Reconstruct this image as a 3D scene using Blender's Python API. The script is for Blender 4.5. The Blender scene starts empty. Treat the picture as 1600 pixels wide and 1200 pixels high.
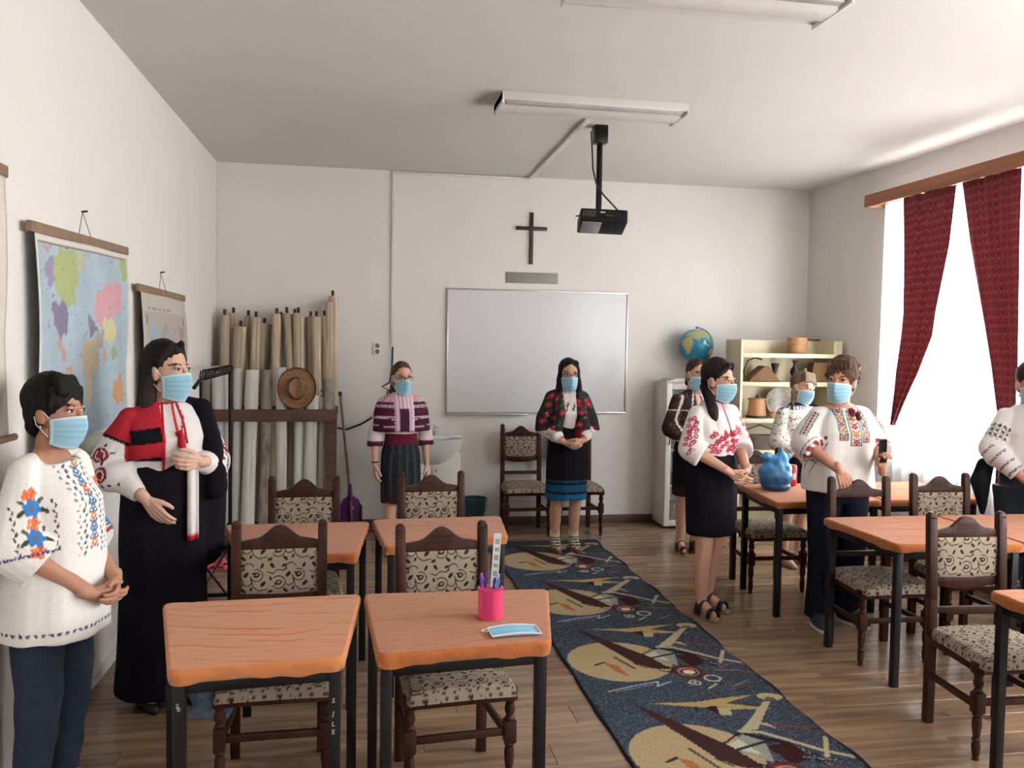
import bpy, bmesh, math, random
import numpy as np
from mathutils import Vector, Matrix, Euler
random.seed(7); RNG = np.random.RandomState(7)
S = bpy.context.scene; COL = S.collection; PI = math.pi
# ---------------------------------------------------------------- camera, world, exposure
EYE = 1.79; YAW, PIT, ROL, FPX = .1781, -.0466, .0159, 1359.0
def cam_axes():
    cy, sy, cp, sp = math.cos(YAW), math.sin(YAW), math.cos(PIT), math.sin(PIT)
    f = Vector((sy*cp, cy*cp, sp)); r = Vector((cy, -sy, 0)); u = r.cross(f)
    c, s = math.cos(ROL), math.sin(ROL)
    return c*r + s*u, -s*r + c*u, f
cd = bpy.data.cameras.new('camera'); cam = bpy.data.objects.new('camera', cd); COL.objects.link(cam)
r_, u_, f_ = cam_axes()
M = Matrix((r_, u_, -f_)).transposed().to_4x4(); M.translation = (0, 0, EYE); cam.matrix_world = M
cd.sensor_width = 36; cd.lens = FPX*36/1600; cd.clip_start = .05; cd.clip_end = 200
S.camera = cam
S.view_settings.view_transform = 'Standard'; S.view_settings.look = 'None'
S.view_settings.gamma = 1; S.view_settings.use_curve_mapping = False
S.view_settings.exposure = 0.0
SKY = 37.0
w = bpy.data.worlds.new('sky'); S.world = w; w.use_nodes = True
nt = w.node_tree; bg = nt.nodes['Background']
tc = nt.nodes.new('ShaderNodeTexCoord'); sx = nt.nodes.new('ShaderNodeSeparateXYZ'); rp = nt.nodes.new('ShaderNodeValToRGB')
nt.links.new(tc.outputs['Generated'], sx.inputs[0]); nt.links.new(sx.outputs['Z'], rp.inputs[0]); nt.links.new(rp.outputs[0], bg.inputs['Color'])
rp.color_ramp.elements[0].position = 0.0; rp.color_ramp.elements[0].color = (.80, .79, .74, 1)   # sunlit ground haze
rp.color_ramp.elements[1].position = 0.25; rp.color_ramp.elements[1].color = (.95, .97, 1.0, 1)
bg.inputs['Strength'].default_value = SKY
XR, D, H = 4.605, 8.38, 3.405
WIN = [(4.85, 6.95), (1.9, 4.0), (-1.0, 1.1)]; WZ0, WZ1 = .90, 3.02
for k, (a, b) in enumerate(WIN):
    L = bpy.data.lights.new('window_portal', 'AREA'); L.shape = 'RECTANGLE'; L.size = b-a; L.size_y = WZ1-WZ0
    L.cycles.is_portal = True
    o = bpy.data.objects.new('window_portal', L); COL.objects.link(o)
    o.location = (XR+.28, (a+b)/2, (WZ0+WZ1)/2); o.rotation_euler = (PI/2, 0, PI/2)
# ---------------------------------------------------------------- materials
def srgb(c):
    if isinstance(c, str): c = tuple(int(c[i:i+2], 16)/255 for i in (0, 2, 4))
    return tuple((x/12.92 if x <= .04045 else ((x+.055)/1.055)**2.4) for x in c)
def lin(*cs): return np.array([srgb(c) for c in cs])
MATS = {}
def mat(name, color=None, rough=.6, metal=0, var=.12, vscale=8, bump=0, bscale=60, stretch=(1,1,1), spec=.5, col=False, rnd=0, coat=0, sheen=0, trans=0, color2=None, detail=3, alpha=1, transl=0, wave=None):
    if name in MATS: return MATS[name]
    m = bpy.data.materials.new(name); m.use_nodes = True; n = m.node_tree; N = n.nodes; L = n.links
    b = N['Principled BSDF']; b.inputs['Roughness'].default_value = rough; b.inputs['Metallic'].default_value = metal
    b.inputs['Specular IOR Level'].default_value = spec; b.inputs['Coat Weight'].default_value = coat
    b.inputs['Sheen Weight'].default_value = sheen; b.inputs['Transmission Weight'].default_value = trans
    if alpha < 1: b.inputs['Alpha'].default_value = alpha
    t = N.new('ShaderNodeTexCoord'); mp = N.new('ShaderNodeMapping'); mp.inputs['Scale'].default_value = stretch
    L.new(t.outputs['Object'], mp.inputs[0])
    nz = N.new('ShaderNodeTexNoise'); nz.inputs['Scale'].default_value = vscale; nz.inputs['Detail'].default_value = detail
    L.new(mp.outputs[0], nz.inputs['Vector'])
    mr = N.new('ShaderNodeMapRange'); mr.inputs['From Min'].default_value = .3; mr.inputs['From Max'].default_value = .7
    L.new(nz.outputs[0], mr.inputs['Value'])
    mx = N.new('ShaderNodeMix'); mx.data_type = 'RGBA'; mx.blend_type = 'MULTIPLY' if color2 is None else 'MIX'
    A, Bc, F = mx.inputs[6], mx.inputs[7], mx.inputs[0]
    if color2 is None:
        F.default_value = 1
        mr.inputs['To Min'].default_value = 1-var; mr.inputs['To Max'].default_value = 1+var*.3
        cb = N.new('ShaderNodeCombineColor'); [L.new(mr.outputs[0], cb.inputs[i]) for i in range(3)]
        L.new(cb.outputs[0], Bc)
    else:
        L.new(mr.outputs[0], F); Bc.default_value = (*srgb(color2), 1)
    if col:
        at = N.new('ShaderNodeAttribute'); at.attribute_name = 'Col'; L.new(at.outputs['Color'], A)
    else: A.default_value = (*srgb(color), 1)
    out = mx.outputs[2]
    if rnd:
        oi = N.new('ShaderNodeObjectInfo'); m2 = N.new('ShaderNodeMapRange'); m2.inputs['To Min'].default_value = 1-rnd; m2.inputs['To Max'].default_value = 1+rnd*.6
        L.new(oi.outputs['Random'], m2.inputs['Value']); vm = N.new('ShaderNodeVectorMath'); vm.operation = 'SCALE'
        L.new(out, vm.inputs[0]); L.new(m2.outputs[0], vm.inputs['Scale']); out = vm.outputs[0]
        ad = N.new('ShaderNodeVectorMath'); ad.operation = 'ADD'; ml = N.new('ShaderNodeMath'); ml.operation = 'MULTIPLY'; ml.inputs[1].default_value = 37
        L.new(oi.outputs['Random'], ml.inputs[0]); cx = N.new('ShaderNodeCombineXYZ'); L.new(ml.outputs[0], cx.inputs[0]); L.new(ml.outputs[0], cx.inputs[1])
        L.new(t.outputs['Object'], ad.inputs[0]); L.new(cx.outputs[0], ad.inputs[1]); L.new(ad.outputs[0], mp.inputs[0])
    L.new(out, b.inputs['Base Color'])
    if bump or wave:
        bp = N.new('ShaderNodeBump'); bp.inputs['Strength'].default_value = bump or .5; bp.inputs['Distance'].default_value = .01
        if wave:
            sc, dist, dsc, dirn = wave
            wv = N.new('ShaderNodeTexWave'); wv.bands_direction = dirn; wv.inputs['Scale'].default_value = sc; wv.inputs['Distortion'].default_value = dist
            wv.inputs['Detail'].default_value = 3; wv.inputs['Detail Scale'].default_value = dsc; L.new(t.outputs['Object'], wv.inputs['Vector'])
            L.new(wv.outputs['Fac'], bp.inputs['Height'])
        else:
            n2 = N.new('ShaderNodeTexNoise'); n2.inputs['Scale'].default_value = bscale; n2.inputs['Detail'].default_value = 4
            L.new(mp.outputs[0], n2.inputs['Vector']); L.new(n2.outputs[0], bp.inputs['Height'])
        L.new(bp.outputs[0], b.inputs['Normal'])
    if transl:
        tr = N.new('ShaderNodeBsdfTranslucent'); L.new(out, tr.inputs['Color']); ms = N.new('ShaderNodeMixShader'); ms.inputs[0].default_value = transl
        L.new(b.outputs[0], ms.inputs[1]); L.new(tr.outputs[0], ms.inputs[2]); L.new(ms.outputs[0], N['Material Output'].inputs['Surface'])
    MATS[name] = m; return m
# ---------------------------------------------------------------- mesh builder
def frame_of(d):
    d = Vector(d).normalized(); a = Vector((0, 0, 1)) if abs(d.z) < .95 else Vector((1, 0, 0))
    x = a.cross(d).normalized(); return x, d.cross(x).normalized(), d
class B:
    def __init__(s, M=None): s.v = []; s.f = []; s.m = []; s.M = M; s.mi = 0
    def add(s, V, F, M=None):
        o = len(s.v)
        for p in V:
            p = Vector(p)
            if M is not None: p = M @ p
            if s.M is not None: p = s.M @ p
            s.v.append(tuple(p))
        s.f += [tuple(i+o for i in f) for f in F]; s.m += [s.mi]*len(F); return s
    def box(s, c, d, rot=None):
        x, y, z = (k/2 for k in d)
        V = [(i*x, j*y, k*z) for i in (-1, 1) for j in (-1, 1) for k in (-1, 1)]
        F = [(0,1,3,2),(4,6,7,5),(0,4,5,1),(2,3,7,6),(0,2,6,4),(1,5,7,3)]
        M = Matrix.Translation(c) @ (Euler(rot).to_matrix().to_4x4() if rot else Matrix()); return s.add(V, F, M)
    def span(s, a, b): return s.box([(p+q)/2 for p, q in zip(a, b)], [abs(q-p) for p, q in zip(a, b)])
    def rings(s, R, closed_ends=True):
        n = len(R[0]); V = [p for r in R for p in r]; F = []
        for i in range(len(R)-1):
            for j in range(n): F.append((i*n+j, i*n+(j+1)%n, (i+1)*n+(j+1)%n, (i+1)*n+j))
        if closed_ends: F.append(tuple(range(n-1, -1, -1))); F.append(tuple((len(R)-1)*n+j for j in range(n)))
        return s.add(V, F)
    def tube(s, P, r, n=10, sq=False, ends=True):
        P = [Vector(p) for p in P]; rr = r if isinstance(r, (list, tuple)) else [r]*len(P); R = []
        x = None
        for i, p in enumerate(P):
            d = (P[min(i+1, len(P)-1)] - P[max(i-1, 0)]).normalized()
            if x is None: x, y, _ = frame_of(d)
            else:
                x = (x - d*x.dot(d)).normalized(); y = d.cross(x)
            R.append([tuple(p + (x*math.cos(2*PI*(j+.5*sq)/n) + y*math.sin(2*PI*(j+.5*sq)/n))*rr[i]) for j in range(n)])
        return s.rings(R, ends)
    def bar(s, p0, p1, w, h=None, up=(0,0,1)):          # rectangular bar
        h = h or w; p0, p1 = Vector(p0), Vector(p1); d = (p1-p0).normalized(); u = Vector(up)
        if abs(u.dot(d)) > .95: u = Vector((0, 1, 0))
        x = d.cross(u).normalized(); u = x.cross(d)
        R = [[tuple(p + x*a*w/2 + u*b*h/2) for a, b in ((-1,-1),(1,-1),(1,1),(-1,1))] for p in (p0, p1)]
        return s.rings(R)
    def lathe(s, prof, c=(0,0,0), n=20, sx=1, sy=1):
        R = [[(c[0]+r*sx*math.cos(2*PI*j/n), c[1]+r*sy*math.sin(2*PI*j/n), c[2]+z) for j in range(n)] for r, z in prof]
        return s.rings(R)
    def ell(s, c, r, rot=None, n=20, m=12):
        V = [(0, 0, r[2])]; F = []
        for i in range(1, m):
            t = PI*i/m
            V += [(r[0]*math.sin(t)*math.cos(2*PI*j/n), r[1]*math.sin(t)*math.sin(2*PI*j/n), r[2]*math.cos(t)) for j in range(n)]
        V.append((0, 0, -r[2])); k = len(V)-1
        for j in range(n):
            F.append((0, 1+j, 1+(j+1) % n)); F.append((k, 1+(m-2)*n+(j+1) % n, 1+(m-2)*n+j))
            for i in range(m-2): F.append((1+i*n+j, 1+(i+1)*n+j, 1+(i+1)*n+(j+1) % n, 1+i*n+(j+1) % n))
        M = Matrix.Translation(c) @ (Euler(rot).to_matrix().to_4x4() if rot else Matrix()); return s.add(V, F, M)
    def cap(s, p0, p1, r0, r1, n=14):
        p0, p1 = Vector(p0), Vector(p1); x, y, d = frame_of(p1-p0); R = []
        for k in range(5):
            t = PI/2*(1-k/4.0); c = p0 - d*r0*math.sin(t); r = max(r0*math.cos(t), r0*.02)
            R.append([tuple(c+(x*math.cos(2*PI*j/n)+y*math.sin(2*PI*j/n))*r) for j in range(n)])
        for k in range(5):
            t = PI/2*k/4.0; c = p1 + d*r1*math.sin(t); r = max(r1*math.cos(t), r1*.02)
            R.append([tuple(c+(x*math.cos(2*PI*j/n)+y*math.sin(2*PI*j/n))*r) for j in range(n)])
        return s.rings(R)
    def chain(s, pts, end_flat=False):                  # pts: [(p, r), ...] of capsules; last end may be cut flat
        for i in range(len(pts)-1):
            (a, ra), (b, rb) = pts[i], pts[i+1]
            if end_flat and i == len(pts)-2:
                s.tube([a, b], [ra, rb], 16)
            else: s.cap(a, b, ra, rb)
        return s
    def loft(s, L, n=28, ex=2.2):                        # L: (z, rx, ry[, cx, cy])
        R = []
        for q in L:
            z, rx, ry = q[:3]; cx, cy = (q[3], q[4]) if len(q) > 4 else (0, 0); r = []
            for j in range(n):
                t = 2*PI*j/n; c, sn = math.cos(t), math.sin(t)
                r.append((cx+rx*math.copysign(abs(c)**(2/ex), c), cy+ry*math.copysign(abs(sn)**(2/ex), sn), z))
            R.append(r)
        return s.rings(R)
    def prism(s, poly, a, b, ax='y'):                    # poly (u,v) extruded from a to b along axis
        def P(u, v, t): return (u, t, v) if ax == 'y' else ((u, v, t) if ax == 'z' else (t, u, v))
        n = len(poly); V = [P(u, v, a) for u, v in poly]+[P(u, v, b) for u, v in poly]
        F = [tuple(range(n)), tuple(range(2*n-1, n-1, -1))]+[(j, j+n, (j+1) % n+n, (j+1) % n) for j in range(n)]
        return s.add(V, F)
    def grid(s, fn, nu, nv):
        V = [fn(i/nu, j/nv) for j in range(nv+1) for i in range(nu+1)]
        F = [(j*(nu+1)+i, j*(nu+1)+i+1, (j+1)*(nu+1)+i+1, (j+1)*(nu+1)+i) for j in range(nv) for i in range(nu)]
        return s.add(V, F)
    def mesh(s, name='m', bevel=0, seg=2):
        me = bpy.data.meshes.new(name); me.from_pydata(s.v, [], s.f)
        if max(s.m, default=0): me.polygons.foreach_set('material_index', s.m)
        bm = bmesh.new(); bm.from_mesh(me); bmesh.ops.recalc_face_normals(bm, faces=bm.faces)
        if bevel: bmesh.ops.bevel(bm, geom=[e for e in bm.edges if len(e.link_faces) == 2 and e.calc_face_angle(0) > .6], offset=bevel, segments=seg, affect='EDGES', profile=.5)
        bm.to_mesh(me); bm.free(); return me
def smooth_angle(me, ang=40):
    me.polygons.foreach_set('use_smooth', [True]*len(me.polygons))
    if ang < 180: me.set_sharp_from_angle(angle=math.radians(ang))
def put(name, me, m, parent=None, smooth=40, solid=0):
    o = bpy.data.objects.new(name, me); COL.objects.link(o); me.name = name
    for k in (m if isinstance(m, (list, tuple)) else [m]): me.materials.append(k)
    if smooth: smooth_angle(me, smooth)
    if parent is not None: o.parent = parent
    if solid:
        q = o.modifiers.new('thickness', 'SOLIDIFY'); q.thickness = solid; q.offset = 0
    return o
def obj(name, b, m, parent=None, bevel=0, smooth=40, seg=2, solid=0): return put(name, b.mesh(name, bevel, seg), m, parent, smooth, solid)
def thing(name, label, cat, loc=(0,0,0), rz=0, group=None):
    o = bpy.data.objects.new(name, None); COL.objects.link(o); o.location = loc; o.rotation_euler = (0, 0, rz); o.empty_display_size = .1
    tag(o, label, cat, group); return o
def tag(o, label, cat, group=None):
    o['label'] = label; o['category'] = cat
    if group: o['group'] = group
    return o
def struct(o): o['kind'] = 'structure'; return o
def dup(o, parent=None):
    c = o.copy(); COL.objects.link(c)
    if parent is not None: c.parent = parent
    for ch in list(o.children): dup(ch, c)
    return c
def place(o, loc, rz=0, label=None):
    o.location = loc; o.rotation_euler = (0, 0, rz)
    if label: o['label'] = label
    return o
# ---------------------------------------------------------------- colour painting on mesh points
def paint_mesh(me, fn):
    n = len(me.vertices); co = np.empty(n*3); me.vertices.foreach_get('co', co); co = co.reshape(-1, 3)
    no = np.empty(n*3); me.vertices.foreach_get('normal', no); no = no.reshape(-1, 3)
    c = fn(co, no); a = me.attributes.new('Col', 'FLOAT_COLOR', 'POINT')
    out = np.ones((n, 4)); out[:, :3] = c; a.data.foreach_set('color', out.ravel())
class Paint:
    def __init__(s, u, v, base, mask=None):
        s.u, s.v = np.asarray(u), np.asarray(v); base = np.asarray(srgb(base) if isinstance(base, (str, tuple)) and (isinstance(base, str) or len(base) == 3) else base)
        s.c = np.tile(base, (len(s.u), 1)) if base.ndim == 1 else base.copy(); s.mask = np.ones(len(s.u), bool) if mask is None else mask
    def on(s, m, color):
        m = m & s.mask; s.c[m] = srgb(color); return s
    def rect(s, u0, u1, v0, v1, color): return s.on((s.u > u0) & (s.u < u1) & (s.v > v0) & (s.v < v1), color)
    def ell(s, cx, cy, rx, ry, color, rot=0):
        c, q = math.cos(rot), math.sin(rot); x = (s.u-cx)*c+(s.v-cy)*q; y = -(s.u-cx)*q+(s.v-cy)*c
        return s.on((x/rx)**2+(y/ry)**2 < 1, color)
    def ring(s, cx, cy, r, w, color, ry=None):
        k = (r/ry) if ry else 1; d = np.hypot(s.u-cx, (s.v-cy)*k); return s.on(abs(d-r) < w/2, color)
    def poly(s, pts, color):
        ins = np.zeros(len(s.u), bool); n = len(pts)
        for i in range(n):
            (x0, y0), (x1, y1) = pts[i], pts[(i+1) % n]
            if y0 == y1: continue
            ins ^= ((y0 > s.v) != (y1 > s.v)) & (s.u < (x1-x0)*(s.v-y0)/(y1-y0)+x0)
        return s.on(ins, color)
    def line(s, pts, w, color):
        d = np.full(len(s.u), 9.0)
        for (x0, y0), (x1, y1) in zip(pts, pts[1:]):
            dx, dy = x1-x0, y1-y0; t = np.clip(((s.u-x0)*dx+(s.v-y0)*dy)/(dx*dx+dy*dy+1e-12), 0, 1)
            d = np.minimum(d, np.hypot(s.u-x0-t*dx, s.v-y0-t*dy))
        return s.on(d < w/2, color)
    def flower(s, cx, cy, r, color, centre='f0c040', n=5, rot=.3):
        a = np.arctan2(s.v-cy, s.u-cx)+rot; d = np.hypot(s.u-cx, s.v-cy)
        s.on(d < r*(.87+.13*np.cos(a*n)), color); return s.on(d < r*.25, centre)
# ---------------------------------------------------------------- room
def wx(y): return -1.26-(D-y)*.0155          # the left wall runs slightly askew
WALL = mat('wall_paint', (.86,.845,.83), .92, var=.03, vscale=1.3, bump=.06, bscale=45)
CEIL = mat('ceiling_paint', (.81,.80,.79), .95, var=.04, vscale=.8, bump=.05, bscale=30)
Y0 = -1.6
b = B(); b.rings([[(wx(Y0)-.2, Y0, z), (wx(D)-.2, D+.2, z), (wx(D), D+.2, z), (wx(Y0), Y0, z)] for z in (-.02, H+.02)]); struct(obj('wall_left', b, WALL, smooth=0))
b = B().span((wx(D), D, -.02), (XR+.25, D+.2, H+.02)); struct(obj('wall_back', b, WALL, smooth=0))
b = B().span((-1.7, Y0-.2, -.02), (XR+.25, Y0, H+.02)); struct(obj('wall_front', b, WALL, smooth=0))
b = B(); ys = [Y0]+[q for a, c in reversed(WIN) for q in (a, c)]+[D]
for i in range(0, len(ys), 2): b.span((XR, ys[i], WZ0), (XR+.25, ys[i+1], WZ1))
b.span((XR, Y0, -.02), (XR+.25, D, WZ0)); b.span((XR, Y0, WZ1), (XR+.25, D, H+.02)); struct(obj('wall_right', b, WALL, smooth=0))
b = B().span((-1.7, Y0-.2, H), (XR+.25, D+.2, H+.1)); struct(obj('ceiling', b, CEIL, smooth=0))
SUB = mat('floor_underlay', (.16,.12,.10), .8)
b = B().span((-1.7, Y0-.2, -.1), (XR+.25, D+.2, -.008)); floor = struct(obj('floor', b, SUB, smooth=0))
PLK = mat('laminate_oak', (.60,.49,.385), .24, color2=(.42,.325,.25), vscale=1.7, detail=5, stretch=(1.0,9,1), rnd=.16, spec=.45, bump=.03, bscale=8)
PW, PL = .193, 1.29
def plank(w_, l_):
    return B().box((0,0,-.004), (l_-.0016, w_-.0016, .008)).mesh('plank', .0012, 1)
full = plank(PW, PL); y = 1.6; row = 0; pl = None
while y < D:
    hw = min(PW, D-y); x = wx(y)+.004-(row*.43 % 1)*PL; row += 1
    while x < XR:
        a, c = max(x, wx(y)+.004), min(x+PL, XR)
        if c-a > .03:
            me = full if (c-a > PL-.001 and hw == PW) else plank(hw, c-a)
            o = bpy.data.objects.new('plank', me); COL.objects.link(o); o.parent = floor; o.location = ((a+c)/2, y+hw/2, 0)
            if not me.materials: me.materials.append(PLK)
        x += PL
    y += PW
b = B().span((-1.69, Y0, -.008), (XR, 1.6, 0)); o = obj('laminate_strip', b, PLK, floor, smooth=0)
BASE = mat('baseboard_wood', (.33,.25,.21), .5, var=.25, vscale=6, stretch=(1,1,8))
struct(obj('baseboard_back', B().span((wx(D), D-.015, 0), (XR, D, .085)), BASE, bevel=.004))
struct(obj('baseboard_right', B().span((XR-.015, Y0, 0), (XR, D-.016, .085)), BASE, bevel=.004))
b = B(); b.rings([[(wx(Y0)+.0, Y0, z), (wx(D), D-.016, z), (wx(D)+.012, D-.016, z), (wx(Y0)+.012, Y0, z)] for z in (0, .06)]); struct(obj('baseboard_left', b, WALL, smooth=0))
WPVC = mat('window_frame_white', (.9,.9,.9), .35, var=.03); GLASS = mat('pane_glass', (1,1,1), .02, trans=1, var=0)
for k, (a, c) in enumerate(WIN):
    fr = B(); t = .06
    fr.span((XR+.12, a, WZ0), (XR+.18, a+t, WZ1)).span((XR+.12, c-t, WZ0), (XR+.18, c, WZ1)).span((XR+.12, a+t, WZ0), (XR+.18, c-t, WZ0+t)).span((XR+.12, a+t, WZ1-t), (XR+.18, c-t, WZ1))
    fr.span((XR+.12, (a+c)/2-.05, WZ0+t), (XR+.18, (a+c)/2+.05, WZ1-t)).span((XR+.125, a+t, 2.35), (XR+.175, (a+c)/2-.05, 2.43)).span((XR+.125, (a+c)/2+.05, 2.35), (XR+.175, c-t, 2.43))
    W_ = struct(obj('window_%d' % (k+1), fr, WPVC, bevel=.004))
    obj('window_sill', B().span((XR-.02, a-.03, WZ0-.03), (XR+.12, c+.05, WZ0)), WPVC, W_, bevel=.006)
def thin(name, color, tr, rough=.02, translucent=0, wave=False):
    m = bpy.data.materials.new(name); m.use_nodes = True; N = m.node_tree.nodes; L = m.node_tree.links
    b = N['Principled BSDF']; b.inputs['Base Color'].default_value = (*srgb(color), 1); b.inputs['Roughness'].default_value = rough
    t = N.new('ShaderNodeBsdfTransparent'); mx = N.new('ShaderNodeMixShader'); mx.inputs[0].default_value = tr; last = b.outputs[0]
    if translucent:
        q = N.new('ShaderNodeBsdfTranslucent'); q.inputs['Color'].default_value = (*srgb(color), 1); d = N.new('ShaderNodeBsdfDiffuse'); d.inputs['Color'].default_value = (*srgb(color), 1)
        m0 = N.new('ShaderNodeMixShader'); m0.inputs[0].default_value = translucent; L.new(d.outputs[0], m0.inputs[1]); L.new(q.outputs[0], m0.inputs[2]); last = m0.outputs[0]
    L.new(last, mx.inputs[1]); L.new(t.outputs[0], mx.inputs[2]); L.new(mx.outputs[0], N['Material Output'].inputs['Surface']); return m
PANE = thin('window_glass', (.9,.95,.95), .93)
for k, (a, c) in enumerate(WIN):
    W_ = bpy.data.objects['window_%d' % (k+1)]; t = .06; m_ = (a+c)/2
    for (p, q) in ((a+t, m_-.05), (m_+.05, c-t)):
        for (z0, z1) in ((WZ0+t, 2.35), (2.43, WZ1-t)): obj('pane', B().span((XR+.148, p, z0), (XR+.152, q, z1)), PANE, W_, smooth=0)
# ---------------------------------------------------------------- carpet runner
CX0, CX1, CY0, CY1 = 1.166, 2.17, 1.9, 7.63
NAVY, NAVY2, TANC, MAR, CRM = '383f4b', '26282d', 'a89370', '3c2322', 'ab9f80'
def carpet_col(co, no):
    x, y = co[:, 0]+.0*co[:, 1], co[:, 1]; per = 1.134
    rng = np.random.RandomState(3)
    v = (y-4.14) % per+4.14; u = x
    base = np.tile(srgb(NAVY), (len(x), 1)); k = rng.rand(len(x)); base[k > .55] = srgb('48505c'); base[k > .82] = srgb(NAVY2); base[k > .93] = srgb('62666b')
    P = Paint(u, v, base)
    for dy in (0, per, -per):
        def T(pts): return [(a, b_+dy) for a, b_ in pts]
        P.ell(.31, 4.645+dy, .29, .305, 'a3977c', .15); P.ell(.31, 4.645+dy, .278, .293, TANC, .15)
        P.poly(T([(.449,4.685),(.599,4.802),(.669,4.727),(.618,4.529),(.533,4.617)]), '8d8d80')
        P.poly(T([(.46,4.70),(.56,4.76),(.60,4.60)]), 'b9b4a0'); P.line(T([(.44,4.70),(.60,4.83)]), .012, '201a1c'); P.line(T([(.5,4.66),(.72,4.74)]), .02, '24262c')
        P.poly(T([(.198,5.214),(.30,5.05),(.42,4.83),(.50,4.69),(.56,4.48),(.455,4.51),(.385,4.60),(.325,4.80),(.262,4.99)]), MAR)
        P.poly(T([(.281,5.196),(.521,5.178),(.662,5.205),(.854,5.225),(.665,5.144),(.875,5.05),(.621,5.075),(.48,5.13)]), 'a98f5c')
        P.poly(T([(.541,5.113),(.609,5.123),(.581,5.012)]), '2b1d1f'); P.poly(T([(.605,5.093),(.663,5.079),(.640,5.006),(.581,5.018)]), CRM)
        P.poly(T([(.905,5.138),(.69,4.84),(.60,4.835),(.865,5.138)]), CRM)
        P.ell(.925, 5.19+dy, .065, .045, CRM, -.2); P.ell(.915, 5.165+dy, .03, .022, '6b5a44', -.2)
        P.line(T([(.60,4.835),(.69,4.815),(.769,4.735),(.886,4.605),(.99,4.53)]), .026, CRM); P.line(T([(.62,4.80),(.75,4.70)]), .03, '251c20')
        P.line(T([(.965,4.72),(.875,4.55)]), .022, 'b3a47c'); P.poly(T([(.70,4.93),(.77,4.90),(.79,4.83)]), CRM)
        P.line(T([(.80,4.86),(.97,4.83)]), .012, '7c4037'); P.line(T([(.80,4.90),(.93,4.80)]), .008, '7c4037')
        P.poly(T([(.214,4.629),(.276,4.590),(.300,4.40),(.24,4.50)]), 'a2653c'); P.line(T([(.16,4.60),(.214,4.63)]), .02, '34302f')
        P.line(T([(.30,4.70),(.36,4.52)]), .018, '4a4640'); P.line(T([(.38,4.60),(.43,4.52)]), .012, '34302f')
        P.poly(T([(.655,4.68),(.779,4.70),(.80,4.54),(.685,4.50)]), '33191c'); P.poly(T([(.80,4.62),(.84,4.58),(.86,4.50),(.80,4.50)]), '20222a'); P.line(T([(.80,4.63),(.86,4.45)]), .006, '8b8578'); P.line(T([(.77,4.56),(.90,4.51)]), .006, '8b8578')
        P.ell(.64, 4.435+dy, .095, .10, '36323a'); P.ring(.64, 4.435+dy, .085, .02, '5b2528'); P.poly(T([(.60,4.50),(.68,4.50),(.68,4.45),(.60,4.45)]), '943a33'); P.ring(.64, 4.435+dy, .055, .008, '9a9282'); P.ell(.64, 4.43+dy, .032, .03, 'd8c49a')
        P.ring(.617, 4.285+dy, .03, .01, 'b9b4a0'); P.ell(.617, 4.285+dy, .012, .012, 'b9b4a0'); P.ring(.734, 4.329+dy, .042, .013, 'b9b4a0'); P.ring(.53, 4.49+dy, .04, .012, '2b1d1f')
        P.line(T([(.84,4.468),(.996,4.373)]), .016, '7a3c3e'); P.line(T([(.80,4.44),(.93,4.42)]), .008, '8f8a7a')
        P.line(T([(.126,4.233),(.259,4.28),(.428,4.325),(.40,4.262),(.491,4.316)]), .010, 'a9abb0'); P.line(T([(.16,4.225),(.40,4.29)]), .006, '8f8a90')
        P.line(T([(.66,4.20),(.72,4.25)]), .012, 'b9b4a0'); P.line(T([(.80,4.27),(.88,4.20)]), .02, '6e4440'); P.line(T([(.80,4.21),(.9,4.27)]), .01, '7d7f88')
    P.rect(-.1, .012, 0, 99, '23272f'); P.rect(.992, 1.2, 0, 99, '23272f')
    return P.c
def carpet_pt(s, t):
    y = CY0+t*(CY1-CY0); e = .010*math.sin(y*7.3+s*2)+.006*math.sin(y*17)
    return (s*(CX1-CX0), y, .0085+.002*math.sin(y*9+s*4) + (.004 if .02 < s < .98 else 0) ) if 0 else (s*(CX1-CX0)+e*(1 if s > .5 else .4), y, .010)
b = B(); b.grid(carpet_pt, 132, 740)
me = b.mesh('c'); me.flip_normals() if me.polygons[0].normal.z < 0 else None
paint_mesh(me, carpet_col)
PILE = mat('carpet_pile', None, 1, col=True, var=.25, vscale=160, bump=.5, bscale=260, spec=.1)
o = put('carpet_runner', me, PILE, None); o.location = (CX0, 0, 0); q = o.modifiers.new('t', 'SOLIDIFY'); q.thickness = .0095; q.offset = -1
tag(o, 'long navy runner rug with tan discs and maroon shards down the aisle', 'rug')
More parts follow.
